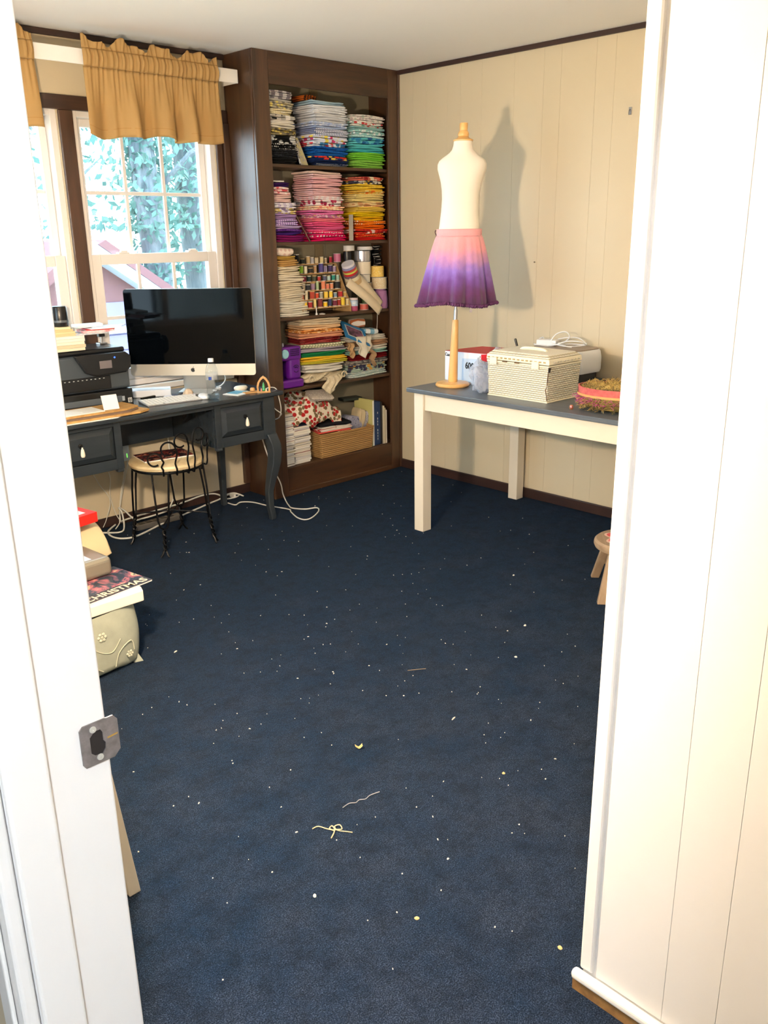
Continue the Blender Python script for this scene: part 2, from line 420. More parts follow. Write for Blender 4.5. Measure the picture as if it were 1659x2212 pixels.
# ---------------------------------------------------------------- windows
def window(name, x0, x1):
    w = tag(bpy.data.objects.new(name, None), None, None, None, 'structure'); COL.objects.link(w); w.location = ((x0 + x1) / 2, YB, WZ[0])
    o = w.location; z0, z1 = WZ; fy0, fy1 = YB + .012, YB + .11
    f = MB(o)
    t = .032
    f.box(x0, fy0, z0, x0 + t, fy1, z1); f.box(x1 - t, fy0, z0, x1, fy1, z1); f.box(x0 + t, fy0, z1 - t, x1 - t, fy1, z1); f.box(x0 + t, fy0, z0, x1 - t, fy1, z0 + t)
    f.build('window_frame', m_vinyl, w, bevel=.003)
    zm = 1.405
    def sash(nm, ya, yb, za, zb, st, rail_b, rail_t):
        s = MB(o); a, b = x0 + t + .001, x1 - t - .001
        s.box(a, ya, za, a + st, yb, zb); s.box(b - st, ya, za, b, yb, zb); s.box(a + st, ya, za, b - st, yb, za + rail_b); s.box(a + st, ya, zb - rail_t, b - st, yb, zb)
        so = s.build(nm, m_vinyl, w, bevel=.003)
        gx0, gx1, gz0, gz1 = a + st, b - st, za + rail_b, zb - rail_t
        ym = (ya + yb) / 2
        for k in (1, 2):
            xx = gx0 + (gx1 - gx0) * k / 3
            MB(o).box(xx - .009, ym - .006, gz0, xx + .009, ym + .006, gz1).build('muntin', m_vinyl, so, bevel=.002)
        zz = (gz0 + gz1) / 2 + .0
        MB(o).box(gx0, ym - .0055, zz - .009, gx1, ym + .0055, zz + .009).build('muntin', m_vinyl, so, bevel=.002)
        for i in range(3):
            for j in range(2):
                pa = gx0 + (gx1 - gx0) * i / 3; pb = gx0 + (gx1 - gx0) * (i + 1) / 3
                za_ = gz0 if j == 0 else zz; zb_ = zz if j == 0 else gz1
                MB(o).box(pa, ym + .007, za_, pb, ym + .010, zb_).build('pane', m_glass, so)
        return so
    sash('upper_sash', YB + .066, YB + .098, zm - .03, z1 - t, .036, .030, .036)
    lo = sash('lower_sash', YB + .022, YB + .060, z0 + t, zm + .006, .052, .06, .052)
    for q in (.27, .78):
        xx = x0 + (x1 - x0) * q
        k = MB(o).box(xx - .03, YB + .024, zm + .006, xx + .03, YB + .058, zm + .014); k.box(xx - .016, YB + .028, zm + .014, xx + .022, YB + .046, zm + .022)
        k.build('sash_lock', m_vinyl, lo, bevel=.002)
    MB(o).box(x0, YB - .03, z0 - .03, x1, YB + .02, z0).build('window_sill', m_trimw, w, bevel=.004)
w3 = tag(bpy.data.objects.new('added_fill_window', None), None, None, None, 'structure'); COL.objects.link(w3); w3.location = (XL, -.95, .86)  # unseen window added in the left wall for soft side daylight
f3 = MB(w3.location)
f3.box(XL - .10, -1.60, .86, XL - .02, -1.56, 1.98); f3.box(XL - .10, -.34, .86, XL - .02, -.30, 1.98); f3.box(XL - .10, -1.56, .86, XL - .02, -.34, .90); f3.box(XL - .10, -1.56, 1.94, XL - .02, -.34, 1.98); f3.box(XL - .09, -.975, .90, XL - .03, -.925, 1.94); f3.box(XL - .09, -1.56, 1.395, XL - .03, -.34, 1.435)
f3.build('window_frame', m_vinyl, w3, bevel=.003)
for ya, yb in ((-1.56, -.975), (-.925, -.34)):
    for za, zb in ((.90, 1.395), (1.435, 1.94)): MB(w3.location).box(XL - .062, ya, za, XL - .058, yb, zb).build('pane', m_glass, w3)
window('window_1', *W1); window('window_2', *W2)
m_case = wood('window_casing_stain', (50, 32, 22), (84, 56, 38), 'Z', 1.0, .45, False, .2)
m_casex = wood('window_casing_stain_head', (44, 28, 22), (74, 50, 38), 'X', 1.0, .45, False, .2)
def casing(n, *b, mat=m_case): struct(n, MB().box(*b), mat, bevel=.004)
casing('trim_4', -2.90, YB - .020, 2.066, -1.068, YB - .0005, 2.130, mat=m_casex)
casing('trim_5', -2.013, YB - .018, .70, -1.943, YB - .0005, 2.065)
casing('trim_6', -1.146, YB - .018, .70, -1.108, YB - .0005, 2.065)
casing('trim_7', -1.106, YB - .030, .06, -1.068, YB - .0005, 2.065)
casing('trim_8', -2.886, YB - .018, .70, -2.816, YB - .0005, 2.065)

# ---------------------------------------------------------------- built-in bookcase
bc = thing('bookcase', 'built-in dark stained wood bookcase filled with folded fabric', 'bookcase', (-.53, .12, 0))
o = bc.location
BX0, BX1 = -1.066, 0.0
def part(n, b, m=m_wood, p=None, off=None, **kw):
    return MB(off or o).box(*b).build(n, m, p or bc, **{'bevel': .003, **kw})
part('side_panel', (BX0, .002, 0, BX0 + .02, YB - .001, H - .001))
part('stile', (BX0 - .002, -.018, .0, -.967, .0, H - .001)); part('stile', (-.100, -.018, 0, -.024, .0, H - .001))
part('scribe_trim', (-.022, -.024, 0, -.0065, .004, H - .001), bevel=.006)
part('top_rail', (-.966, -.017, 2.243, -.101, .0, H - .001), m_woodx)
part('base_board', (-.966, -.016, 0, -.101, .0, .172), m_woodx)
part('base_moulding', (-.966, -.027, 0, -.101, -.0165, .032), m_woodx, bevel=.008, seg=3)
part('back_panel', (BX0 + .02, YB - .012, 0, -.001, YB - .002, H - .001), M('back_panel_tan', (140, 132, 110), .6))
part('side_panel', (-.020, .002, 0, -.001, YB - .012, H - .001))
SH = [1.858, 1.453, 1.042, .635, .175]
for z in SH:
    part('shelf', (BX0 + .021, .003, z - .017, -.021, YB - .013, z), m_woodx, bevel=.002)
for xx in (-.46,):
    part('back_batten', (xx - .03, YB - .024, .0, xx + .03, YB - .0125, H - .002), wood('batten', (120, 104, 78), (140, 124, 92), 'Z', 1, .6, False))
part('bead', (BX0 - .0015, .004, .0, BX0 + .008, .014, H - .002), m_wood)

# ---------------------------------------------------------------- folded fabric
rng = random.Random(7)
def folded_mesh(w, d, h, layers, r, bulge=.0, droop=0.0):
    """one folded length of cloth: layered slabs with a soft rounded front fold; origin at base centre, front = -Y"""
    mb = MB(); hz = h / layers; nx = 7
    for L in range(layers):
        z0 = L * hz + .0003; z1 = (L + 1) * hz - .0003; zc = (z0 + z1) / 2; hh = (z1 - z0) / 2
        dx0 = r.uniform(-.010, .006); dx1 = r.uniform(-.008, .010); dyf = r.uniform(-.008, .008); dyb = r.uniform(-.015, .0)
        ph = r.uniform(0, 6.3); am = min(.0035, hh * .45)
        rings = []
        for k in range(nx):
            u = k / (nx - 1); x = -w / 2 + dx0 + (w + dx1 - dx0) * u
            e = 1.0 if 0 < k < nx - 1 else .72
            yf = -d / 2 + dyf + r.uniform(-.003, .003) + (0 if 0 < k < nx - 1 else .004); yb = d / 2 + dyb
            dz = am * math.sin(ph + 5.0 * u) + droop * (2 * u - 1)
            H2 = hh * e
            fr = min(hh, .016)
            ring = [(x, yb, zc - H2), (x, yf + d * .4, zc - H2 + dz * .4), (x, yf + fr, zc - H2 + dz), (x, yf + fr * .3, zc - H2 * .72 + dz), (x, yf, zc + dz),
                    (x, yf + fr * .3, zc + H2 * .72 + dz), (x, yf + fr, zc + H2 + dz), (x, yf + d * .4, zc + H2 + dz * .4), (x, yb, zc + H2)]
            rings.append(ring[::-1])
        mb.loft(rings)
    return mb
def stack(where, group, xl, xr, yf, yb, z0, z1, items, rot=0.0, lean=0.0, widen=0.0):
    """items listed top to bottom: (weight, label words, material[, layers])"""
    tot = sum(i[0] for i in items); z = z0; n = len(items); k = 0
    for it in reversed(items):
        h = (z1 - z0) * it[0] / tot
        f = k / max(1, n - 1)
        w = (xr - xl) + widen * (1 - f) + rng.uniform(-.012, .012); d = (yb - yf) + rng.uniform(-.02, .0)
        lay = it[3] if len(it) > 3 else max(1, min(4, round(h / .011)))
        mb = folded_mesh(w, d, h * .985, lay, rng)
        cx = (xl + xr) / 2 + widen * (1 - f) / 2 + rng.uniform(-.006, .006) + lean * f
        idx = n - 1 - k
        pos = 'on top of' if idx == 0 else ('at the bottom of' if idx == n - 1 else ordinal(idx) + ' from top in')
        solo('folded_fabric', '%s folded fabric, %s %s' % (it[1], pos, where), 'fabric', mb, it[2], (cx, (yf + yb) / 2 + rng.uniform(-.004, .004), z), R(rot + rng.uniform(-2.0, 2.0)), group, smooth=True, ang=50)
        z += h; k += 1
F = fab
stack('the left stack, top shelf', 'fabrics on the top shelf', -.962, -.79, .012, .20, SH[0], 2.222, [
    (95, 'grey and white gingham', F('gingham', (240, 238, 236), (120, 112, 120), None, .6)), (30, 'plain light grey', F('solid', (176, 172, 164))),
    (85, 'grey and yellow floral', F('floral', (168, 160, 140), (222, 206, 120), (110, 106, 100))), (70, 'cream print', F('mottle', (232, 224, 204), (214, 200, 150), (236, 230, 214))),
    (60, 'black and white triangle print', F('gingham', (238, 232, 222), (10, 10, 12), None, .5)), (40, 'black and white banded', F('band', (14, 14, 16), (236, 232, 224), None, .5)), (60, 'ivory', F('solid', (232, 226, 212))),
    (80, 'grey yellow damask', F('floral', (120, 112, 92), (206, 186, 104), (70, 64, 58))), (100, 'black with white circles', F('print', (8, 9, 12), (8, 9, 12), (210, 210, 210), .8)),
    (70, 'black white-dotted', F('dots', (8, 9, 12), (220, 220, 220), None, 1.2)), (100, 'charcoal speckled', F('mottle', (10, 11, 15), (16, 18, 24), (64, 68, 76), 2)), (80, 'plain black', F('solid', (8, 9, 12)))], widen=.03)
stack('the middle stack, top shelf', 'fabrics on the top shelf', -.642, -.40, .008, .205, SH[0] + .004, 2.200, [
    (55, 'pale blue', F('solid', (176, 206, 226)), 2), (95, 'white with blue lines', F('stripe', (240, 242, 246), (238, 240, 244), None, .1)), (110, 'white quilted', F('solid', (238, 240, 244))),
    (50, 'pale blue floral', F('floral', (184, 200, 232), (226, 232, 244), (150, 170, 220))), (25, 'baby blue', F('solid', (172, 190, 226))),
    (90, 'blue and white striped', F('stripe', (236, 238, 246), (128, 140, 178), None, 1.0)), (85, 'white with pink flowers', F('floral', (222, 228, 246), (200, 60, 110), (236, 220, 90), .7)),
    (50, 'white with red fish print', F('print', (230, 234, 244), (206, 50, 60), (60, 130, 180))), (70, 'royal blue patterned', F('mottle', (16, 70, 150), (24, 96, 178), (12, 44, 104))),
    (40, 'bright royal blue', F('solid', (20, 92, 176))), (50, 'navy with coloured cars', F('print', (16, 40, 92), (230, 200, 90), (220, 60, 50))), (40, 'plain navy', F('solid', (14, 34, 80))), (30, 'navy dotted', F('dots', (12, 26, 62), (200, 206, 220), None, 2))], widen=.0)
stack('the right stack, top shelf', 'fabrics on the top shelf', -.345, -.105, .01, .20, SH[0], 2.148, [
    (90, 'white floral', F('floral', (238, 232, 226), (206, 190, 190), (190, 200, 190))), (60, 'white with red flowers', F('floral', (236, 236, 232), (200, 70, 70), (140, 190, 180), .8)), (40, 'light teal', F('solid', (158, 204, 204))),
    (60, 'teal and white floral', F('floral', (150, 206, 206), (240, 246, 246), (236, 244, 244))), (35, 'teal patterned', F('mottle', (120, 196, 200), (210, 236, 232), (70, 160, 176))),
    (80, 'turquoise with blue flowers', F('print', (100, 196, 204), (36, 92, 150), (58, 140, 186), .8)), (60, 'aqua', F('solid', (92, 200, 206))), (45, 'bright turquoise', F('solid', (72, 188, 202))), (100, 'apple green', F('solid', (128, 214, 62))), (105, 'moss green', F('mottle', (126, 186, 74), (140, 200, 82), (110, 168, 66), 2))])
stack('the left stack, second shelf', 'fabrics on the second shelf', -.962, -.835, .012, .20, SH[1], 1.765, [
    (60, 'dark purple', F('solid', (52, 24, 86))), (90, 'pink and white floral', F('floral', (242, 206, 204), (206, 92, 100), (250, 236, 230))), (110, 'pale pink', F('solid', (240, 204, 200))), (70, 'lavender gingham', F('gingham', (240, 236, 244), (170, 150, 200), None, .8)),
    (80, 'white lavender print', F('print', (236, 230, 240), (150, 130, 170), (210, 190, 120))), (70, 'lavender', F('solid', (168, 136, 196))), (80, 'lavender striped', F('stripe', (150, 116, 188), (206, 190, 226), None, .8)), (45, 'pale lilac', F('solid', (190, 166, 214))),
    (40, 'purple dotted', F('dots', (66, 24, 104), (150, 100, 190), None, 1.5)), (40, 'indigo', F('solid', (56, 26, 110))), (95, 'magenta purple', F('solid', (122, 16, 92)))], widen=.09)
stack('the middle stack, second shelf', 'fabrics on the second shelf', -.674, -.462, .008, .20, SH[1], 1.832, [
    (35, 'pale peach', F('solid', (246, 218, 206))), (50, 'blush pink', F('solid', (248, 208, 206))), (70, 'light pink', F('solid', (244, 184, 190))), (60, 'soft pink', F('solid', (244, 192, 196))), (95, 'baby pink', F('solid', (246, 200, 204))),
    (45, 'pink and white gingham', F('gingham', (250, 240, 240), (244, 190, 196), None, .8)), (75, 'white with berry vines', F('floral', (244, 228, 226), (170, 40, 76), (196, 70, 100), .8)), (50, 'peach floral', F('floral', (246, 204, 168), (236, 150, 130), (250, 230, 200))), (60, 'mauve dotted', F('dots', (216, 110, 166), (240, 180, 210), None, 1.4)),
    (40, 'mauve floral', F('floral', (206, 120, 170), (240, 210, 220), (236, 190, 150))), (50, 'coral pink', F('solid', (242, 122, 142))), (60, 'rose pink', F('solid', (238, 88, 140))), (45, 'bubblegum pink', F('solid', (240, 104, 160))), (40, 'pink with white dots', F('dots', (234, 76, 130), (250, 240, 240), None, .8)),
    (45, 'hot pink with white bunnies', F('dots', (226, 30, 104), (252, 244, 244), None, .6)), (55, 'hot pink', F('solid', (224, 16, 98)))], widen=.03)
stack('the right stack, second shelf', 'fabrics on the second shelf', -.335, -.118, .01, .20, SH[1], 1.812, [
    (45, 'red and white print', F('print', (206, 110, 90), (240, 230, 200), (150, 40, 40))), (40, 'navy and yellow print', F('print', (60, 62, 84), (236, 200, 80), (230, 230, 220))), (80, 'yellow mottled', F('mottle', (240, 206, 60), (232, 190, 50), (250, 220, 90))), (40, 'yellow orange print', F('print', (236, 190, 80), (236, 120, 40), (250, 230, 150))),
    (50, 'cream yellow dotted', F('dots', (240, 216, 140), (200, 150, 60), None, 1.6)), (50, 'pale yellow', F('solid', (246, 226, 150))), (60, 'cream with tan hearts', F('print', (246, 222, 164), (222, 160, 110), (226, 170, 120), .8)), (60, 'butter yellow', F('solid', (248, 212, 92))),
    (60, 'bright yellow', F('solid', (252, 212, 24))), (50, 'golden yellow', F('solid', (250, 190, 20))), (45, 'orange with white dots', F('dots', (240, 126, 24), (252, 240, 220), None, .8)), (60, 'orange', F('solid', (244, 108, 10))), (55, 'red white print', F('print', (206, 52, 34), (240, 210, 200), (170, 30, 30))), (40, 'red-orange with yellow dots', F('dots', (214, 50, 26), (248, 210, 90), None, .9)), (45, 'bright red', F('solid', (206, 30, 26)))], widen=.02)
cr = lambda a: F('solid', a)
stack('the white stack, third shelf', 'white and cream fabrics on the third shelf', -.962, -.815, .010, .20, SH[2], 1.425, [
    (105, 'white dotted batting roll', F('dots', (240, 226, 214), (220, 190, 180), None, .5), 1), (50, 'mustard gold', cr((186, 150, 70))), (80, 'tan', cr((196, 154, 92))), (40, 'warm ivory', cr((240, 226, 196))), (55, 'cream', cr((240, 228, 202))), (50, 'pale cream', cr((242, 230, 206))), (60, 'off white', cr((240, 228, 204))), (50, 'ecru', cr((236, 222, 194))),
    (65, 'natural muslin', cr((238, 226, 200))), (80, 'cream flannel', cr((238, 226, 202))), (50, 'white cotton', cr((242, 234, 214))), (60, 'white twill', cr((240, 236, 222))), (50, 'plain white', cr((242, 236, 220))), (80, 'thick white', cr((240, 236, 222)))], widen=.085)
stack('the middle stack, fourth shelf', 'fabrics on the fourth shelf', -.765, -.50, .015, .205, .752, 1.018, [
    (45, 'cream', cr((238, 218, 186))), (45, 'warm white', cr((240, 224, 196))), (60, 'peach', cr((242, 202, 158))), (50, 'orange floral', F('floral', (226, 160, 90), (190, 110, 50), (246, 210, 160))), (70, 'salmon', cr((232, 166, 130))),
    (90, 'maroon dotted', F('dots', (112, 20, 26), (200, 120, 110), None, 2)), (60, 'white and green', F('stripe', (226, 222, 196), (170, 176, 140), None, .6)), (60, 'lavender grey', cr((168, 160, 176))), (70, 'emerald green', cr((24, 128, 74))), (60, 'yellow', cr((244, 196, 52))), (45, 'chartreuse', cr((206, 196, 60)))], rot=-9, widen=.05)
stack('lower middle pile, fourth shelf', 'fabrics on the fourth shelf', -.75, -.47, .02, .20, .70, .750, [(1, 'white', cr((232, 228, 218)), 3)], rot=-6)
stack('the right stack, fourth shelf', 'fabrics on the fourth shelf', -.405, -.10, .012, .20, SH[3], .885, [
    (60, 'white linen', cr((240, 236, 224))), (60, 'tan suede', cr((182, 142, 110))), (55, 'white knit', cr((238, 234, 224))), (45, 'pale aqua', cr((150, 200, 196))), (70, 'dark red', cr((124, 14, 26))), (60, 'grey floral', F('floral', (150, 146, 140), (90, 90, 96), (200, 196, 186))), (80, 'aqua and cream print', F('print', (178, 200, 186), (220, 170, 80), (60, 60, 90))), (70, 'white and blue', F('mottle', (232, 232, 224), (170, 196, 196), (240, 238, 228)))])

# small things on the top shelves
m_clear = glass_mat('clear_plastic_bag', (225, 230, 236)) if 0 else M('clear_plastic_bag', (222, 224, 230), .15, alpha=.16)
def bag(label, x0, y0, z0, x1, y1, z1, seed):
    r = random.Random(seed); n = 10
    def fn(u, v):
        a = 2 * math.pi * u; cx, cy = (x0 + x1) / 2, (y0 + y1) / 2
        k = 1 if .02 < v < .98 else .55
        rx = (x1 - x0) / 2 * k; ry = (y1 - y0) / 2 * k
        sx = math.copysign(abs(math.cos(a)) ** .5, math.cos(a)); sy = math.copysign(abs(math.sin(a)) ** .5, math.sin(a))
        return (rx * sx + .006 * math.sin(9 * a + seed + 7 * v), ry * sy + .006 * math.sin(7 * a + 5 * v), z1 * v - z0 * v + .004 * math.sin(6 * a))
    return solo('plastic_bag', label, 'bag', MB().grid(24, n, fn), m_clear, ((x0 + x1) / 2, (y0 + y1) / 2, z0), smooth=True, ang=60)
bag('crumpled clear plastic bag around the white folded fabrics, top shelf', -.655, .0, 2.06, -.425, .215, 2.17, 3)
bag('flat clear plastic bag under the navy fabrics, top shelf', -.64, -.004, SH[0] + .0005, -.40, .19, SH[0] + .008, 9)
solo('pattern_packet', 'orange and brown patterned folded piece behind pale blue fabric, top shelf', 'fabric', folded_mesh(.09, .12, .03, 3, rng), F('stripe', (190, 96, 30), (70, 40, 24), None, .6), (-.60, .15, 2.2005), 0, smooth=True)
tp = thing('ruler_packet', 'clear packet with a checked ruler leaning beside the black fabrics', 'ruler', (-.715, .03, SH[0]))
MB().hexa([(-.018, -.004, 0), (.03, -.004, 0), (.03, .004, 0), (-.018, .004, 0), (-.045, .03, .16), (-.01, .03, .14), (-.01, .036, .14), (-.045, .036, .16)]).build('sleeve', M('packet_grey', (150, 146, 150), .3, var=(60, (200, 190, 120))), tp)
MB().hexa([(-.03, -.007, 0), (-.02, -.007, 0), (-.02, -.003, 0), (-.03, -.003, 0), (-.062, .028, .175), (-.054, .028, .175), (-.054, .032, .175), (-.062, .032, .175)]).build('checked_edge', F('gingham', (230, 228, 224), (20, 20, 22), None, 3), tp)
def stick(name, label, cat, a, b, w, t, mat):
    a = Vector(a); b = Vector(b); d = (b - a); L = d.length; q = d.to_track_quat('Z', 'Y')
    ob = MB().box(-w / 2, -t / 2, 0, w / 2, t / 2, L).build(name, mat, None, bevel=.0012, seg=1)
    ob.location = a; ob.rotation_mode = 'QUATERNION'; ob.rotation_quaternion = q; tag(ob, label, cat); return ob
stick('yardstick', 'grey weathered yardstick standing between pink and yellow stacks', 'ruler', (-.385, .018, SH[1]), (-.372, .03, 1.60), .026, .005, M('weathered_stick', (150, 142, 128), .7))
stick('wooden_ruler', 'worn brown ruler leaning between purple and pink stacks', 'ruler', (-.705, .014, SH[1]), (-.775, .05, 1.60), .022, .005, M('worn_brown', (120, 92, 62), .7, var=(40, (80, 40, 40))))
solo('paper_slip', 'white paper slip lying under the top shelf above the purple fabric', 'paper', MB().box(-.045, -.07, 0, .045, .07, .006), m_paper, (-.905, .1, 1.768))
# loose threads dangling
solo('loose_thread', 'dark thread hanging from second shelf in front of the spools', 'thread', MB().tube(smooth_path([(0, 0, .02), (0, -.006, .0), (.003, -.004, -.05), (-.002, 0, -.10), (.002, .0, -.2), (.0, .004, -.25)]), .0012, 5), M('dark_thread', (60, 50, 40), .8), (-.61, -.001, 1.455))

# ---------------------------------------------------------------- thread rack and spools
rk = thing('thread_rack', 'stepped wooden rack holding rows of thread spools', 'rack', (-.58, .11, SH[2])); o = rk.location
RZ = {'A': (1.325, .17), 'B': (1.272, .145), 'C': (1.224, .12), 'D': (1.177, .095), 'E': (1.128, .07), 'F': (1.080, .045)}
m_rack = wood('rack_pine', (176, 138, 90), (204, 168, 116), 'X', 1, .55, False)
for k, (z, y) in RZ.items():
    MB(o).box(-.765, y - .019, z - .006, -.395, y + .019, z - .0005).build('step', m_rack, rk, bevel=.001, seg=1)
for xx in (-.768, -.394):
    MB(o).prism([(.024, SH[2]), (.195, SH[2]), (.195, 1.32), (.150, 1.32), (.026, 1.085)], 'X', xx, xx + .0025).build('side', m_rack, rk)
m_reelw = M('spool_end_white', (232, 228, 216), .5); m_reelb = M('spool_end_wood', (206, 176, 128), .6)
SPOOLS = [('A', -0.713, 0.17, 1.331, 0.0119, 0.036, 'red orange', (196, 72, 44)),
 ('A', -0.683, 0.17, 1.33, 0.0164, 0.058, 'black cone', (12, 12, 14)),
 ('A', -0.64, 0.17, 1.324, 0.015, 0.031, 'dark green', (20, 34, 28)),
 ('A', -0.597, 0.17, 1.321, 0.0126, 0.044, 'tan', (206, 178, 128)),
 ('A', -0.566, 0.17, 1.324, 0.0121, 0.038, 'silver grey', (190, 190, 196)),
 ('A', -0.532, 0.17, 1.319, 0.0137, 0.035, 'cream', (228, 214, 182)),
 ('A', -0.492, 0.17, 1.322, 0.0127, 0.038, 'pale yellow', (232, 216, 168)),
 ('A', -0.462, 0.17, 1.321, 0.0077, 0.028, 'beige', (200, 176, 140)),
 ('A', -0.419, 0.17, 1.322, 0.0108, 0.038, 'crimson', (176, 20, 52)),
 ('B', -0.676, 0.145, 1.27, 0.0164, 0.046, 'lime green', (140, 190, 40)),
 ('B', -0.639, 0.145, 1.273, 0.011, 0.041, 'ivory', (234, 226, 204)),
 ('B', -0.602, 0.145, 1.274, 0.015, 0.031, 'charcoal', (34, 32, 34)),
 ('B', -0.566, 0.145, 1.273, 0.0101, 0.043, 'camel', (190, 150, 110)),
 ('B', -0.52, 0.145, 1.268, 0.0167, 0.056, 'violet blue', (74, 66, 140)),
 ('B', -0.486, 0.145, 1.269, 0.0117, 0.041, 'pale lavender', (160, 150, 196)),
 ('B', -0.448, 0.145, 1.274, 0.0153, 0.043, 'dark purple', (52, 34, 96)),
 ('B', -0.415, 0.145, 1.268, 0.0118, 0.036, 'lilac', (180, 158, 200)),
 ('C', -0.675, 0.12, 1.219, 0.0144, 0.034, 'burgundy', (140, 22, 60)),
 ('C', -0.637, 0.12, 1.224, 0.0134, 0.035, 'bottle green', (22, 60, 58)),
 ('C', -0.596, 0.12, 1.222, 0.014, 0.035, 'grey green', (66, 74, 62)),
 ('C', -0.559, 0.12, 1.228, 0.01, 0.025, 'red and white', (206, 60, 60)),
 ('C', -0.515, 0.12, 1.223, 0.0131, 0.033, 'slate blue', (84, 92, 126)),
 ('C', -0.483, 0.12, 1.223, 0.0127, 0.032, 'pale aqua', (178, 206, 208)),
 ('C', -0.446, 0.12, 1.227, 0.0132, 0.035, 'teal', (38, 150, 138)),
 ('C', -0.412, 0.12, 1.224, 0.0118, 0.033, 'mint', (176, 212, 196)),
 ('D', -0.702, 0.095, 1.178, 0.0123, 0.04, 'grey beige', (184, 172, 150)),
 ('D', -0.668, 0.095, 1.18, 0.0148, 0.035, 'midnight blue', (16, 22, 34)),
 ('D', -0.63, 0.095, 1.175, 0.0144, 0.042, 'mauve', (156, 130, 164)),
 ('D', -0.595, 0.095, 1.174, 0.0085, 0.051, 'pale green', (172, 198, 156)),
 ('D', -0.549, 0.095, 1.179, 0.014, 0.052, 'coral', (232, 140, 104)),
 ('D', -0.516, 0.095, 1.176, 0.0126, 0.033, 'salmon', (228, 130, 104)),
 ('D', -0.484, 0.095, 1.176, 0.0116, 0.035, 'apricot', (232, 150, 112)),
 ('D', -0.438, 0.095, 1.179, 0.0168, 0.045, 'jet black', (14, 16, 24)),
 ('E', -0.737, 0.07, 1.123, 0.0142, 0.043, 'brick coral', (206, 108, 84)),
 ('E', -0.702, 0.07, 1.126, 0.0098, 0.05, 'pale cream', (236, 226, 196)),
 ('E', -0.658, 0.07, 1.118, 0.0163, 0.046, 'rust', (176, 62, 44)),
 ('E', -0.621, 0.07, 1.131, 0.0114, 0.036, 'vermilion', (214, 74, 36)),
 ('E', -0.589, 0.07, 1.127, 0.0124, 0.038, 'dove grey', (160, 158, 142)),
 ('E', -0.552, 0.07, 1.132, 0.015, 0.04, 'yellow', (244, 206, 74)),
 ('E', -0.514, 0.07, 1.128, 0.013, 0.041, 'bright yellow', (246, 212, 70)),
 ('E', -0.479, 0.07, 1.128, 0.0116, 0.025, 'powder blue', (128, 152, 176)),
 ('E', -0.438, 0.07, 1.126, 0.0162, 0.037, 'scarlet', (176, 30, 30)),
 ('E', -0.402, 0.07, 1.134, 0.0102, 0.027, 'honey', (216, 180, 100)),
 ('F', -0.736, 0.045, 1.075, 0.0151, 0.041, 'lemon yellow', (246, 206, 50)),
 ('F', -0.696, 0.045, 1.077, 0.0152, 0.038, 'dark red', (160, 24, 24)),
 ('F', -0.66, 0.045, 1.078, 0.0088, 0.051, 'pale straw', (236, 216, 140)),
 ('F', -0.621, 0.045, 1.072, 0.0163, 0.054, 'brown red', (120, 34, 28)),
 ('F', -0.58, 0.045, 1.071, 0.0139, 0.03, 'sunflower', (248, 204, 30)),
 ('F', -0.544, 0.045, 1.075, 0.0115, 0.048, 'navy', (14, 40, 90)),
 ('F', -0.506, 0.045, 1.076, 0.0145, 0.038, 'maroon', (110, 24, 54)),
 ('F', -0.473, 0.045, 1.075, 0.0116, 0.039, 'deep red', (150, 30, 28)),
 ('F', -0.442, 0.045, 1.086, 0.0136, 0.05, 'canary yellow', (242, 208, 60)),
 ('F', -0.406, 0.045, 1.077, 0.0112, 0.037, 'vanilla', (224, 204, 150))]
seen_rows = {}
ROWN = {'A': 'back row', 'B': 'second row', 'C': 'third row', 'D': 'fourth row', 'E': 'fifth row', 'F': 'front row'}
for (row, x, y, z, r, h, nm, c) in SPOOLS:
    z = RZ[row][0]; h = max(.030, min(h, .058)); r = max(.0095, min(r, .0165))
    t = thing('thread_spool', '%s sewing thread spool in the rack, %s' % (nm, ROWN[row]), 'thread spool', (x, y, z), 0, 'thread spools on the stepped rack')
    seen_rows[row] = seen_rows.get(row, 0) + 1
    reel = m_reelb if seen_rows[row] % 3 == 0 else m_reelw
    mt = M('thread_' + nm, c, .65, sheen=.2, bump=(400, .3, .001))
    rr = MB().lathe([(.0001, 0), (r, 0), (r, .0035), (r * .55, .0036), (r * .55, h - .0036), (r, h - .0035), (r, h), (r * .3, h), (r * .3, h - .002), (.0001, h - .002)], 14)
    rr.build('reel', reel, t, smooth=True)
    if 'cone' in nm: pr = [(r * .55, .004), (r * .98, .004), (r * .9, h * .6), (r * .7, h - .010), (r * .5, h - .004)]
    else: pr = [(r * .56, .0037), (r * .90, .004), (r * .93, h * .5), (r * .90, h - .004), (r * .56, h - .0037)]
    MB().lathe(pr, 14).build('thread', mt, t, smooth=True)

# ---------------------------------------------------------------- ribbons and trims
def roll(label, x, y, z, r, h, c, c2=None, cat='ribbon spool', flange=True, prof=None, mat=None):
    t = thing('ribbon_spool', label, cat, (x, y, z), 0, 'ribbon spools on the third shelf')
    mt = mat or M('ribbon_%s' % (c,), c, .4, bump=(200, .2, .002))
    MB().lathe(prof or [(r * .4, .002), (r * .93, .002), (r * .95, h / 2), (r * .93, h - .002), (r * .4, h - .002)], 20).build('ribbon', mt, t, smooth=True)
    if flange:
        m2 = M('flange_%s' % (c2 or (236, 234, 228),), c2 or (236, 234, 228), .45)
        MB().lathe([(.0001, 0), (r, 0), (r, .0022), (.0001, .0022)], 20).build('flange', m2, t, smooth=True)
        MB().lathe([(.0001, h - .0022), (r, h - .0022), (r, h), (r * .3, h), (r * .3, h - .0018), (.0001, h - .0018)], 20).build('flange', m2, t, smooth=True)
    return t
z = SH[2]
roll('coral ribbon roll at the bottom of the ribbon pile', -.255, .06, z, .030, .036, (224, 110, 96))
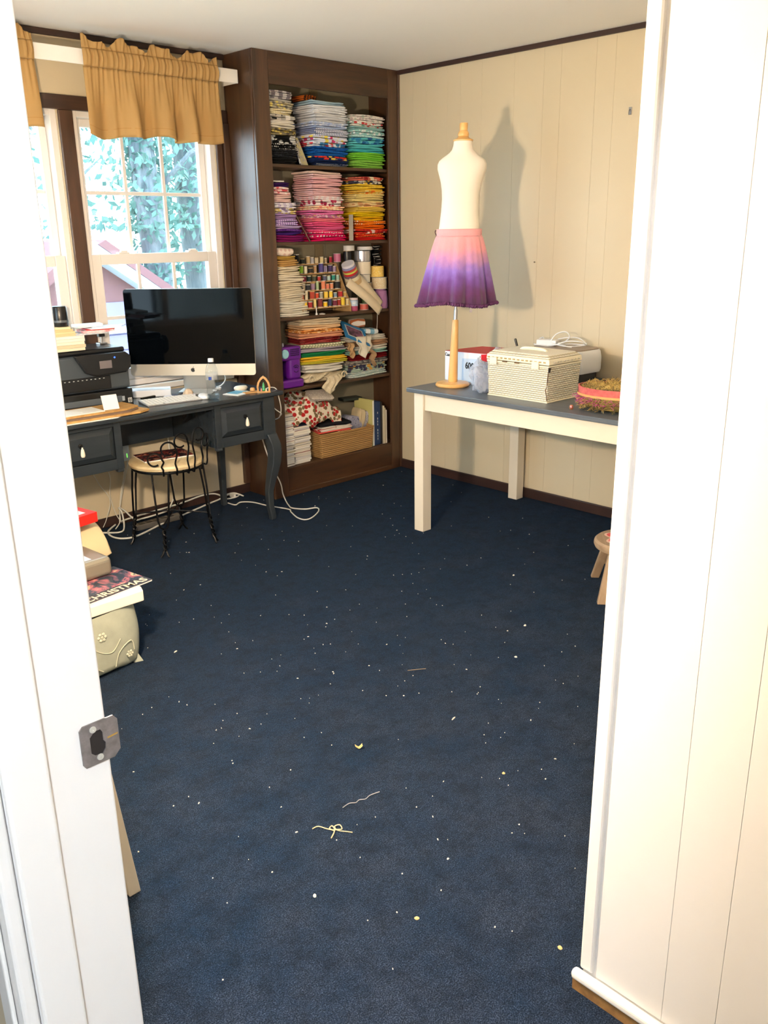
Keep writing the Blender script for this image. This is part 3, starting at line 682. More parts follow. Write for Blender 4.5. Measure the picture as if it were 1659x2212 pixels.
roll('olive green ribbon roll under the tan ribbon', -.195, .11, z + .0, .030, .125, (84, 108, 66), flange=False)
roll('tan ribbon roll in the ribbon pile above the olive roll', -.205, .085, z + .126, .034, .034, (206, 180, 146))
roll('satin white ribbon spool above the tan ribbon', -.225, .085, z + .161, .040, .050, (232, 228, 220), (40, 36, 36))
roll('large cream ribbon spool in the middle of the pile', -.235, .085, z + .212, .052, .074, (236, 226, 206))
roll('silver ribbon spool with a black centre near the pile top', -.235, .085, z + .287, .054, .064, (206, 204, 204), (40, 40, 44), mat=M('silver_ribbon', (196, 194, 196), .18, .7))
roll('flat white ribbon roll lying on the silver spool', -.205, .095, z + .352, .050, .024, (232, 228, 222), flange=False)
roll('white ribbon roll left of the flat white roll', -.318, .115, z + .352, .036, .030, (238, 236, 230))
roll('black ribbon spool under the white ribbon roll', -.325, .125, z + .287, .026, .064, (22, 22, 26), (180, 150, 100))
roll('grey ribbon column below the black spool', -.325, .135, z, .030, .286, (86, 80, 76), flange=False)
roll('dusty pink ribbon spool behind the leaning ribbon tube', -.372, .165, z + .287, .024, .05, (206, 116, 156))
roll('box of dull trims below the pink ribbon spool', -.375, .175, z, .022, .286, (120, 104, 90), flange=False)
roll('lavender cone of yarn at the shelf right end', -.112, .06, z, .048, .118, (166, 118, 168), flange=False, prof=[(.0001, 0), (.044, 0), (.048, .012), (.047, .06), (.042, .105), (.03, .117), (.0001, .118)], mat=M('lavender_yarn', (170, 122, 172), .85, bump=(160, .6, .004)))
roll('white lace trim roll on the lavender yarn', -.115, .065, z + .119, .052, .070, (238, 226, 206), mat=F('mottle', (240, 230, 208), (220, 196, 150), (244, 238, 222), 2))
roll('yellow lace trim roll on top of the white lace', -.128, .07, z + .190, .046, .068, (240, 210, 120), flange=False, mat=F('mottle', (244, 214, 120), (236, 196, 90), (250, 236, 180), 2))
t = thing('zigzag_ribbon', 'black and white zigzag ribbon hanging beside the silver spool', 'ribbon', (-.085, .12, z + .19))
MB().grid(1, 18, lambda u, v: (-.028 + .056 * u, .012 * math.sin(10 * v), .01 + .18 * v)).build('ribbon_strip', F('band', (236, 234, 230), (16, 16, 18), None, 3.0), t, solid=.002)
MB().grid(1, 18, lambda u, v: (-.028 + .056 * u, .012 * math.sin(10 * v), .01 + .18 * v)) 
# zigzag as real alternating segments
for k in range(8):
    MB().hexa([(-.03, -.016, .012 + .022 * k), (.03, -.016, .020 + .022 * k), (.03, -.012, .020 + .022 * k), (-.03, -.012, .012 + .022 * k), (-.03, -.016, .022 + .022 * k), (.03, -.016, .030 + .022 * k), (.03, -.012, .030 + .022 * k), (-.03, -.012, .022 + .022 * k)]).build('black_band', m_black, t)
# leaning clear tube of small ribbon spools
t = thing('ribbon_tube', 'leaning stack of patterned ribbon spools in front of the pink spool', 'ribbon spool', (-.345, .045, z + .165), rot=(R(6), R(-28), 0))
cols = [(206, 176, 130), (226, 214, 180), (120, 96, 110), (200, 40, 50), (206, 208, 96), (190, 60, 60), (150, 150, 190), (226, 222, 230)]
zz = 0
for k, c in enumerate(cols):
    h = (.030, .022, .016, .012, .012, .012, .014, .016)[k]; r = (.050, .048, .046, .045, .044, .043, .042, .040)[k]
    MB().lathe([(.0001, zz), (r, zz), (r, zz + h - .001), (.0001, zz + h - .001)], 20).build('ribbon_disc', M('disc_%s' % (c,), c, .35), t, smooth=True); zz += h
# long cream ribbon strips unrolled diagonally
def strip(label, a, b, w, sag, c, seed):
    a = Vector(a); b = Vector(b); d = b - a; side = Vector((.62, 0, .78)) * w
    def fn(u, v):
        p = a + d * v + side * (u - .5); p.y += -.012 * math.sin(math.pi * v) + sag * math.sin(6 * v + seed); return tuple(p - a)
    return solo('ribbon_strip', label, 'ribbon', MB().grid(2, 16, fn), M('cream_satin', (226, 210, 180), .35, sheen=.3), tuple(a), 0, smooth=True, solid=.0016)
strip('long cream satin ribbon unrolled diagonally down over the shelf edge', (-.43, .004, z + .175), (-.185, -.018, z - .012), .055, .003, 0, 1)
strip('second cream ribbon lying under the long diagonal ribbon', (-.345, .012, z + .19), (-.17, .0, z + .02), .060, .002, 0, 4)
t = thing('button_jar', 'clear jar with blue label and pink contents beside the ribbon pile', 'jar', (-.357, .04, z))
MB().lathe([(.0001, .001), (.024, .001), (.024, .04), (.0001, .04)], 18).build('pink_contents', M('pink_beads', (206, 70, 116), .4, bump=(120, .8, .004)), t, smooth=True)
MB().lathe([(.0245, .030), (.0265, .030), (.0265, .064), (.0245, .064)], 18).build('label_band', M('blue_jar_label', (128, 176, 222), .5, var=(40, (230, 236, 240))), t, smooth=True)
MB().lathe([(.0001, .066), (.026, .066), (.026, .078), (.0001, .078)], 18).build('lid', M('white_pink_lid', (230, 214, 220), .4), t, smooth=True)
MB().lathe([(.0001, 0), (.026, 0), (.026, .066), (.0001, .066)], 18).build('glass', glass_mat('jar_glass'), t, smooth=True)
# little dropped notions under the rack
solo('safety_pin_card', 'small white notion lying on the third shelf under the rack', 'notion', MB().lathe([(.0001, 0), (.018, 0), (.020, .004), (.006, .008), (.0001, .008)], 12), m_white, (-.635, .012, z), 0, smooth=True)
solo('hanging_button', 'white button on thread at third shelf edge', 'button', MB().lathe([(.0001, 0), (.007, 0), (.007, .006), (.003, .014), (.003, .05), (.0001, .05)], 10), m_white, (-.678, .012, z), 0, smooth=True)
solo('dark_fabric_scrap', 'dark red scrap lying under the spool rack', 'fabric', folded_mesh(.10, .06, .02, 2, rng), F('solid', (70, 16, 26)), (-.50, .016, z), 0, smooth=True) if 0 else None
solo('white_string', 'thin white string hanging from third shelf beside the right fabric stack', 'string', MB().tube(smooth_path([(0, 0, .01), (0, -.005, 0), (.001, -.003, -.07), (-.002, -.002, -.12), (.008, -.001, -.15)]), .0016, 5), m_cable, (-.205, -.002, z))

# ---------------------------------------------------------------- fourth shelf
z = SH[3]
t = thing('toy_sewing_machine', 'small purple sewing machine with pale blue dial on the fourth shelf', 'sewing machine', (-.875, .08, z), R(0))
m_purp = M('purple_plastic', (96, 22, 140), .35, coat=.2); m_purpd = M('dark_purple_plastic', (30, 8, 56), .4)
MB().box(-.135, -.065, 0, .088, .06, .048).build('base', m_purp, t, bevel=.012, seg=3)
MB().box(.0, -.045, .045, .086, .055, .19).build('pillar', m_purp, t, bevel=.018, seg=4)
MB().box(-.138, -.05, .158, .088, .055, .238).build('arm', m_purp, t, bevel=.014, seg=4)
MB().box(-.136, -.045, .10, -.100, .05, .17).build('head', m_purp, t, bevel=.01, seg=3)
MB().box(-.10, .02, .045, .0, .052, .16).build('throat', m_purpd, t)
MB().lathe([(.0001, 0), (.026, 0), (.027, .006), (.022, .012), (.0001, .012)], 24).build('dial', M('pale_blue_plastic', (150, 204, 220), .4), t, smooth=True).location = (-.040, -.052, .200)
[c for c in t.children if c.name.startswith('dial')][0].rotation_euler = (R(90), 0, 0)
for i in range(6):
    for j in range(4):
        ob = MB().box(-.0035, -.001, -.0035, .0035, .001, .0035).build('vent_slot', m_purpd, t); ob.location = (.008 + .011 * i, -.051, .188 + .011 * j)
for k in range(3):
    MB().tube([(.044 + (.024 - .006 * k) * math.cos(a), -.048, .105 + (.024 - .006 * k) * math.sin(a)) for a in [math.pi * (.15 + .05 * i) + (k % 2) * math.pi for i in range(14)]], .002, 6).build('swirl_trim', m_purpd, t)
for a, b in ((-.06, .0), (-.075, .012)):
    MB().lathe([(.0001, 0), (.005, 0), (.004, .02), (.0001, .022)], 8).build('spool_pin', m_white, t).location = (a + .05, b, .236)
# lace bundle, drooping over the edge
def lace_bundle():
    def fn(u, v):
        a = 2 * math.pi * u; x = -.16 + .32 * v
        r = .030 * (1 - (2 * v - 1) ** 4 * .5) * (1 + .20 * math.sin(3 * a + 14 * v) + .12 * math.sin(17 * v + 5 * a))
        return (x, r * 1.9 * math.cos(a), max(.001, .031 + r * 1.05 * math.sin(a)))
    return MB().grid(30, 40, fn)
m_lace = F('mottle', (226, 214, 186), (206, 190, 156), (236, 226, 204), 2.5)
lb = thing('lace_bundle', 'crumpled cream lace bundle drooping over the fourth shelf edge', 'lace', (-.605, .085, z))
lace_bundle().build('lace_roll', m_lace, lb, smooth=True, ang=70)
MB().grid(14, 16, lambda u, v: ((-.05 + .12 * u) + .02 * math.sin(5 * v), -.095 - .012 * math.sin(math.pi * u) - .006 * math.sin(20 * u), .045 - .115 * v * (1 - .45 * abs(2 * u - .9)))).build('hanging_flap', m_lace, lb, smooth=True, solid=.004, ang=70)
for k, (dx, rr) in enumerate(((-.13, .028), (.12, .026))):
    MB().tube([(dx + (rr - .0022 * i) * math.cos(.7 * i), -.075 - .004 * k, .034 + (rr - .0022 * i) * math.sin(.7 * i)) for i in range(11)], .005, 6).build('rolled_edge', m_lace, lb, smooth=True)
# things on the right stack
t = thing('pattern_booklet', 'blue framed booklet with dark picture leaning on the right fabrics', 'booklet', (-.365, .03, .905), rot=(R(38), R(22), R(-8)))
MB().box(-.095, -.075, 0, .095, .075, .006).build('cover', M('blue_cover', (40, 122, 182), .4), t)
MB().box(-.07, -.05, .0062, .07, .05, .0070).build('picture_border', M('cover_border', (214, 220, 220), .5), t)
MB().box(-.062, -.043, .0071, .062, .043, .0078).build('picture', M('cover_picture', (40, 38, 46), .4, var=(30, (150, 100, 130))), t)
solo('striped_cloth_roll', 'orange and white swirled cloth roll on top of the right stack', 'fabric', MB().lathe([(.0001, 0), (.024, .002), (.030, .05), (.026, .10), (.0001, .105)], 16), F('stripe', (232, 228, 222), (190, 110, 70), (60, 60, 70), .5), (-.32, .13, .957), R(25), None, (R(90), 0, R(70)), smooth=True)
solo('blue_white_roll', 'light blue and white folded roll on top of the right stack', 'fabric', folded_mesh(.11, .10, .035, 1, rng), F('stripe', (226, 232, 236), (130, 180, 210), None, .2), (-.195, .10, .886), R(-15), smooth=True)
def droop(label, x, y, z, w, h, mat, seed):
    def fn(u, v): return ((u - .5) * w * (1 - .35 * v) + .01 * math.sin(9 * v + seed), -.012 * math.sin(math.pi * u) - .010 * math.sin(12 * u + seed) - .02 * math.sin(min(1, v * 4) * math.pi / 2), .004 - h * v * (1 - .3 * abs(2 * u - 1)))
    return solo('draped_cloth', label, 'fabric', MB().grid(12, 14, fn), mat, (x, y, z), 0, smooth=True, solid=.006, ang=70)
droop('white cloth drooping over the front of right fourth-shelf stack', -.335, .0, .884, .13, .13, cr((238, 230, 212)), 2)
droop('tan scrap hanging in front of right fourth-shelf stack', -.275, -.012, .80, .03, .11, cr((176, 146, 112)), 5)
droop('beige scrap bunched between the two fourth-shelf stacks', -.425, .02, .85, .06, .09, cr((196, 160, 116)), 7)

# ---------------------------------------------------------------- bottom shelf
z = SH[4]
pcols = [(236, 230, 214), (226, 218, 200), (232, 228, 220), (214, 206, 190), (220, 214, 200), (200, 196, 192), (238, 234, 222)]
def mag_stack(where, group, x0, x1, y0, y1, z0, z1, n, seed):
    r = random.Random(seed); zz = z0; hh = (z1 - z0) / n
    for k in range(n):
        h = hh * r.uniform(.8, 1.2); h = min(h, z1 - zz) if k == n - 1 else h
        if h < .002: break
        c = r.choice(pcols); j = lambda a: r.uniform(-a, a)
        spine = r.random()
        t = thing('magazine', 'thin magazine lying flat in %s' % where, 'magazine', ((x0 + x1) / 2 + j(.006), (y0 + y1) / 2 + j(.006), zz), R(j(2.5)), group)
        w, d = (x1 - x0) / 2, (y1 - y0) / 2
        MB().box(-w + .001, -d + .001, .0006, w - .001, d - .001, h - .0010).build('pages', M('pages_%s' % (c,), c, .8, bump=(300, .2, .001)), t)
        cc = c if spine < .45 else r.choice([(150, 40, 40), (40, 46, 70), (90, 90, 96), (120, 110, 90), (60, 60, 60), (190, 170, 120)])
        MB().box(-w, -d, h - .0010, w, d, h - .0003).build('cover', M('cover_%s' % (cc,), cc, .45), t)
        zz += h
mag_stack('the left magazine stack, bottom shelf', 'magazines stacked at the bookcase left', -.972, -.892, .004, .20, z, .492, 26, 1)
mag_stack('the shorter magazine stack beside the basket', 'magazines stacked beside the basket', -.890, -.765, .006, .20, z, .405, 19, 2)
def basket_weave():
    t = NT('woven_rush'); v = t.coord((1, 1, 1)); sp = t.n('ShaderNodeSeparateXYZ'); t.l(v, sp.inputs[0])
    a = t.math('SINE', t.math('MULTIPLY', sp.outputs[2], 520.0)); b = t.math('SINE', t.math('MULTIPLY', t.math('ADD', sp.outputs[0], sp.outputs[1]), 700.0))
    h = t.math('MULTIPLY', a, t.math('ADD', t.math('MULTIPLY', b, .5), 1.0))
    n = t.noise(t.coord((2, 2, 14)), 5, 3)
    t.col(t.mix(n, t.ramp(h, [(.0, (150, 112, 62)), (.6, (206, 170, 110))]), lin((168, 128, 74))))
    t.b.inputs['Roughness'].default_value = .75; t.bump(h, .5, .004); return t.m
m_weave = basket_weave()
t = thing('woven_basket', 'tan woven rush basket on the bottom shelf', 'basket', (-.475, .095, z))
def bk(z0, z1, a0, a1, th):
    o_ = [(-.215 - a0, -.098 - a0 * .4), (.215 + a0, -.098 - a0 * .4), (.215 + a0, .095), (-.215 - a0, .095)]
    return o_
for nm, b in (('front_wall', [(-.212, -.096, 0), (.212, -.096, 0), (.212, -.086, 0), (-.212, -.086, 0), (-.225, -.102, .145), (.225, -.102, .135), (.225, -.092, .135), (-.225, -.092, .145)]),
              ('back_wall', [(-.212, .086, 0), (.212, .086, 0), (.212, .096, 0), (-.212, .096, 0), (-.225, .092, .145), (.225, .092, .14), (.225, .102, .14), (-.225, .102, .145)]),
              ('side_wall', [(-.212, -.086, 0), (-.202, -.086, 0), (-.202, .086, 0), (-.212, .086, 0), (-.225, -.092, .15), (-.215, -.092, .15), (-.215, .092, .185), (-.225, .092, .185)]),
              ('side_wall', [(.202, -.086, 0), (.212, -.086, 0), (.212, .086, 0), (.202, .086, 0), (.215, -.092, .14), (.225, -.092, .14), (.225, .092, .18), (.215, .092, .18)]),
              ('bottom', [(-.205, -.09, .001), (.205, -.09, .001), (.205, .09, .001), (-.205, .09, .001), (-.205, -.09, .010), (.205, -.09, .010), (.205, .09, .010), (-.205, .09, .010)])):
    MB().hexa(b).build(nm, m_weave, t, bevel=.004)
MB().tube(smooth_path([(-.225, -.097, .147), (0, -.100, .142), (.225, -.097, .137)], 8), .006, 8).build('rim', m_weave, t, smooth=True)
# contents of the basket
for k, (lab, x, w, c, h) in enumerate((('bundle of greyish blue fabric pieces standing in the basket', -.39, .13, F('mottle', (120, 124, 150), (160, 160, 176), (90, 92, 116)), .20), ('cream fabric bundle standing in the middle of basket', -.335, .05, cr((214, 196, 160)), .24), ('rolled grey-blue fabric beside the cream bundle in basket', -.295, .04, F('mottle', (150, 150, 170), (190, 188, 196), (120, 122, 140)), .22))):
    solo('fabric_bundle', lab, 'fabric', folded_mesh(w, .10, h, 2, rng), c, (x, .10, z + .011), R(-10), None, (R(0), R(12), R(-8)), smooth=True)
stack('the pile across the basket', 'fabrics laid on the basket', -.66, -.44, .0, .18, .322, .385, [(2, 'black', F('solid', (24, 24, 30)), 1), (1, 'white', cr((236, 228, 216)), 1), (1.2, 'red and white striped', F('band', (214, 50, 46), (240, 226, 214), None, .5), 2), (1, 'coral red', cr((226, 92, 80)), 1)], rot=-8)
# big floral cloth heaped over magazines and basket
def heap():
    def fn(u, v):
        x = -.225 + .45 * u; y = -.105 + .20 * v
        zz = .05 + .14 * math.sin(math.pi * min(1, max(0, u * .9 + .12))) * (.45 + .55 * v) + .018 * math.sin(11 * u + 3 * v) + .014 * math.sin(9 * v - 14 * u) + .010 * math.sin(25 * u + 8 * v)
        if u < .28: zz -= (.28 - u) * .20 * (1.1 - v)
        if v < .12: zz -= (.12 - v) * .9
        return (x + .012 * math.sin(9 * v), y + .01 * math.sin(10 * u), zz)
    return MB().grid(44, 26, fn)
m_floral = F('print', (232, 220, 200), (176, 40, 40), (120, 100, 70), 1.3)
solo('floral_cloth', 'cream cloth with red flowers heaped over the magazines and basket', 'fabric', heap(), m_floral, (-.735, .115, .405), R(0), smooth=True, solid=.005, ang=70)
stack('the floral heap on the bottom shelf', 'scraps on the floral heap', -.70, -.56, .10, .19, .565, .590, [(1, 'dark green', cr((24, 60, 46)), 1), (1, 'cream', cr((232, 220, 190)), 2)])
solo('printed_cotton_scrap', 'grey and cream printed scrap crumpled on the floral heap', 'fabric', folded_mesh(.16, .10, .03, 2, rng), F('mottle', (206, 196, 180), (170, 160, 150), (226, 218, 204), 2), (-.66, .04, .545), R(-14), None, (R(24), R(4), R(-14)), smooth=True)
# binders and books
t = thing('folder', 'pale yellow-green folder standing right of the basket', 'folder', (-.235, .10, z))
MB().box(-.008, -.085, 0, .008, .085, .30).build('cover', M('yellow_green_card', (206, 200, 130), .6), t, bevel=.001)
MB().box(-.006, -.088, .002, .006, -.0855, .296).build('paper_edge', m_paper, t)
t = thing('binder', 'navy ring binder with white spine lettering beside the folder', 'binder', (-.196, .105, z))
MB().box(-.026, -.090, 0, .026, .09, .285).build('cover', M('navy_binder', (18, 48, 92), .4), t, bevel=.004)
for k in range(10):
    if k in (4, 8): continue
    MB().box(-.002, -.0912, .035 + k * .019, .002, -.0903, .048 + k * .019).build('spine_mark', m_paper, t)
t = thing('binder', 'slim black binder between the navy binder and the papers', 'binder', (-.158, .11, z))
MB().box(-.010, -.088, 0, .010, .088, .278).build('cover', M('black_binder', (16, 18, 28), .4), t, bevel=.003)
for k, (x, h, c) in enumerate(((-.139, .25, (226, 216, 190)), (-.128, .235, (200, 186, 156)), (-.117, .22, (232, 226, 210)))):
    t = thing('pattern_book', '%s paper pattern book standing at the shelf right end' % ('tallest cream', 'tan', 'shortest white')[k], 'book', (x, .10, z), R(0))
    MB().box(-.0045, -.085, 0, .0045, .085, h).build('pages', M('pp%d' % k, c, .8), t)
    MB().box(-.0052, -.08, 0, -.0046, .0855, h + .002).build('cover', M('pc%d' % k, tuple(int(a * .7) for a in c), .5), t)
solo('dark_album', 'dark green album lying across the tops behind the basket', 'album', MB().box(-.07, -.04, 0, .07, .04, .018), M('dark_album', (30, 40, 36), .5), (-.275, .19, .462), R(-12), bevel=.003)

# ---------------------------------------------------------------- curtains
def linen():
    if 'linen' in MATS: return MATS['linen']
    t = NT('golden_tan_linen'); c = lin((190, 154, 100)); t.col(c); t.b.inputs['Roughness'].default_value = .9; t.b.inputs['Specular IOR Level'].default_value = .1
    t.bump(t.noise(t.coord(), 500, 2), .25, .002)
    tr = t.n('ShaderNodeBsdfTranslucent'); tr.inputs[0].default_value = lin((190, 142, 80)); mx = t.n('ShaderNodeMixShader'); mx.inputs[0].default_value = .22
    t.l(t.b.outputs[0], mx.inputs[1]); t.l(tr.outputs[0], mx.inputs[2]); t.l(mx.outputs[0], t.out.inputs[0])
    MATS['linen'] = t.m; return t.m
def valance(label, x0, x1, seed, ztop=2.352, zbot=1.945):
    t = thing('valance', label, 'curtain', ((x0 + x1) / 2, .085, 2.24), 0, 'window valances')
    r = random.Random(seed); o = t.location; w = x1 - x0
    ph = [r.uniform(0, 6.3) for _ in range(8)]
    m_c = linen()
    def fold(x, k):   # soft large folds below the pocket
        return .030 * math.sin(34 * x + ph[0] + 1.2 * math.sin(9 * x + ph[1])) + .014 * math.sin(61 * x + ph[2]) + .004 * math.sin(115 * x + ph[3])
    def fine(x): return .004 * math.sin(210 * x + ph[4] + 2 * math.sin(31 * x)) + .003 * math.sin(330 * x + ph[5])
    def skirt(u, v):
        x = x0 + w * u; e = min(1, v * 1.6)
        ed = min(1, 6 * min(u, 1 - u) + .15)
        y = .066 + (1 - e) * fine(x) + e * fold(x, 0) * (.5 + .6 * v) * ed
        xx = x + (u - .5) * .004 * v + .006 * math.sin(40 * x + ph[6]) * v
        return (xx, y, 2.235 - (2.235 - zbot) * v + (.008 * math.sin(14 * x + ph[7]) + .006 * math.sin(31 * x)) * v)
    MB(o).grid(150, 22, skirt).build('gathered_skirt', m_c, t, smooth=True, solid=.003, ang=80)
    MB(o).grid(190, 8, lambda u, v: (x0 + w * u, .062 - .010 * math.sin(math.pi * v) + fine(x0 + w * u) * (.5 + math.sin(math.pi * v)), 2.235 + .075 * v)).build('rod_pocket', m_c, t, smooth=True, solid=.003, ang=80)
    MB(o).grid(190, 6, lambda u, v: (x0 + w * u + .004 * v * math.sin(60 * u * w + 2), .062 + fine(x0 + w * u) * 1.0 + v * .012 * math.sin(55 * (x0 + w * u) + ph[1]), 2.310 + v * (.034 + .016 * math.sin(33 * (x0 + w * u) + ph[2]) + .010 * math.sin(71 * (x0 + w * u) + ph[3])))).build('ruffled_heading', m_c, t, smooth=True, solid=.003, ang=80)
    MB(o).grid(150, 2, lambda u, v: (lambda p: (p[0], p[1] - .0022, p[2]))(skirt(u, .86 + .012 * v))).build('hem_seam', M('hem_shade', (178, 134, 74), .9), t, smooth=True)
    return t
valance('golden tan gathered valance hanging over the right window', -1.945, -1.222, 4)
valance('golden tan valance at left, mostly hidden by the door jamb', -2.86, -2.172, 11, 2.33, 1.965)
rod = thing('curtain_rod', 'wide flat white curtain rod running across both windows', 'curtain rod', (-2.0, .085, 2.24)); o = rod.location
MB(o).box(-2.95, .084, 2.243, -1.086, .092, 2.308).build('rod_face', m_trimw, rod, bevel=.003)
MB(o).box(-1.093, .0925, 2.245, -1.086, YB - .024, 2.306).build('rod_return', m_trimw, rod); MB(o).box(-2.95, .0925, 2.245, -2.943, YB - .024, 2.306).build('rod_return', m_trimw, rod)
MB(o).box(-1.122, YB - .0235, 2.18, -1.092, YB - .001, 2.33).build('bracket', M('bracket_tan', (196, 182, 150), .6), rod)

# ---------------------------------------------------------------- writing desk
m_desk = wood('charcoal_painted_wood', (34, 41, 47), (48, 55, 61), 'X', .6, .26, False); m_deskz = wood('charcoal_painted_wood_v', (34, 41, 47), (46, 53, 59), 'Z', .6, .42, False)
DZ = .706
dk = thing('writing_desk', 'charcoal painted desk with curved legs and two drawers', 'desk', (-1.87, -.08, 0)); o = dk.location
MB(o).box(-2.525, -.340, DZ - .022, -1.215, .165, DZ).build('desktop', m_desk, dk, bevel=.006, seg=3)
MB(o).box(-2.139, -.300, .660, -1.626, -.280, DZ - .0225).build('apron', m_desk, dk, bevel=.002)
MB(o).box(-2.139, .12, .455, -1.626, .138, DZ - .0225).build('back_panel', m_desk, dk, bevel=.002)
def pedestal(x0, x1):
    zt, zb = DZ - .0225, .455
    c = MB(o)
    c.box(x0, -.28, zb, x0 + .02, .13, zt); c.box(x1 - .02, -.28, zb, x1, .13, zt); c.box(x0 + .02, .115, zb, x1 - .02, .13, zt); c.box(x0 + .02, -.28, zb, x1 - .02, .115, zb + .015)
    fx0, fx1, fz0, fz1 = x0 + .035, x1 - .075 if x1 > -1.4 else x1 - .035, .505, .660
    if x1 < -1.4: fx0 = x0 + .075
    c.box(x0, -.30, zb, fx0, -.28, zt); c.box(fx1, -.30, zb, x1, -.28, zt); c.box(fx0, -.30, zb, fx1, -.28, fz0); c.box(fx0, -.30, fz1, fx1, -.28, zt)
    c.build('drawer_case', m_desk, dk, bevel=.0015)
    d = MB(o); b = .026; a0, a1, c0, c1 = fx0 + .003, fx1 - .003, fz0 + .003, fz1 - .003; ya, yb = -.292, -.306
    d.hexa([(a0, ya, c0), (a1, ya, c0), (a1, -.276, c0), (a0, -.276, c0), (a0, ya, c1), (a1, ya, c1), (a1, -.276, c1), (a0, -.276, c1)])
    i = len(d.v)
    for p in ((a0, ya, c0), (a1, ya, c0), (a1, ya, c1), (a0, ya, c1), (a0 + b, yb, c0 + b), (a1 - b, yb, c0 + b), (a1 - b, yb, c1 - b), (a0 + b, yb, c1 - b)): d.av(p)
    d.f += [(i, i + 1, i + 5, i + 4), (i + 1, i + 2, i + 6, i + 5), (i + 2, i + 3, i + 7, i + 6), (i + 3, i, i + 4, i + 7), (i + 4, i + 5, i + 6, i + 7)]
    dr = d.build('drawer', m_desk, dk)
    xm = (a0 + a1) / 2 + (.012 if x1 > -1.4 else -.04)
    k = MB(o).lathe([(.0001, 0), (.011, 0), (.011, .004), (.004, .006), (.004, .014), (.0001, .014)], 14)
    kb = k.build('knob_backplate', M('black_iron', (18, 18, 20), .4, .6), dr, smooth=True); kb.rotation_euler = (R(90), 0, 0)
    kb.location = Vector((xm, yb, .598)) - Vector(o); kb.data.transform(Matrix.Translation(Vector(o)))
    pr = [(.0001, 0), (.0075, .001), (.0105, .008), (.0095, .020), (.0065, .036), (.0035, .040), (.0035, .046), (.0001, .047)]
    kp = MB().lathe(pr, 14).build('pull', M('ivory_ceramic', (240, 230, 208), .25), dr, smooth=True); kp.location = Vector((xm + .002, yb - .014, .548)) - Vector(o)
pedestal(-1.625, -1.250); pedestal(-2.515, -2.140)
def cab_leg(prof, xs, ys):
    rings = []
    for z, cx, cy, hw in prof:
        rings.append([(xs(cx - hw), ys(cy - hw), z), (xs(cx + hw), ys(cy - hw), z), (xs(cx + hw), ys(cy + hw), z), (xs(cx - hw), ys(cy + hw), z)])
    mb = MB(o); mb.loft(rings); mb.build('leg', m_deskz, dk, bevel=.004, seg=2, smooth=True, ang=50)
prof = [(0.0, -1.299, -.296, .015), (.02, -1.299, -.296, .016), (.08, -1.309, -.292, .0165), (.165, -1.308, -.290, .0185), (.215, -1.298, -.294, .0215), (.265, -1.286, -.298, .0250), (.32, -1.274, -.304, .0275), (.38, -1.268, -.306, .0290), (.42, -1.271, -.302, .0300), (.455, -1.281, -.296, .0300), (.48, -1.284, -.284, .0300)]
idn = lambda v: v
cab_leg(prof, idn, idn); cab_leg(prof, lambda x: -3.765 - x, idn)
for xs in (-1.336, -2.429):
    MB(o).hexa([(xs - .014, .108, 0), (xs + .014, .108, 0), (xs + .014, .136, 0), (xs - .014, .136, 0), (xs - .02, .096, .456), (xs + .02, .096, .456), (xs + .02, .136, .456), (xs - .02, .136, .456)]).build('leg', m_deskz, dk, bevel=.003)
for xs in (-1.607, -2.158):
    MB(o).box(xs - .016, -.298, .44, xs + .016, -.268, .456).build('foot_block', m_deskz, dk, bevel=.003)

# ---------------------------------------------------------------- computer
t = thing('desktop_computer', 'silver all-in-one computer with large black screen on the desk', 'computer', (-1.577, -.052, DZ), R(-46.5))
def rrect(w0, w1, z0, z1, r, n=5):
    pts = []
    for cx, cz, a0 in ((w1 - r, z0 + r, -90), (w1 - r, z1 - r, 0), (w0 + r, z1 - r, 90), (w0 + r, z0 + r, 180)):
        for k in range(n + 1):
            a = R(a0 + 90 * k / n); pts.append((cx + r * math.cos(a), cz + r * math.sin(a)))
    return pts
m_alu = M('anodised_aluminium', (206, 204, 200), .32, .85); m_scr = M('black_screen_glass', (3, 5, 8), .05, spec=.12)
MB().prism(rrect(-.329, .329, .094, .534, .016), 'Y', 0, .012).build('housing', m_alu, t, bevel=.002)
rings = []
for y, s in ((.012, .99), (.03, .80), (.045, .5), (.052, .2)):
    rings.append([(a * s, y, .314 + (b - .314) * s) for a, b in rrect(-.329, .329, .094, .534, .016)])
MB().loft(rings).build('back_shell', m_alu, t, smooth=True)
scr = MB().prism([(a, max(b, .154)) for a, b in rrect(-.3285, .3285, .1, .5335, .014)], 'Y', -.0025, -.0002).build('screen', m_scr, t)
scr['label'] = 'black glass screen'
ch = MB().prism([(a, min(b, .1535)) for a, b in rrect(-.3285, .3285, .0945, .3, .014)], 'Y', -.0022, -.0002).build('chin', M('chin_aluminium', (214, 206, 190), .35, .6), t)
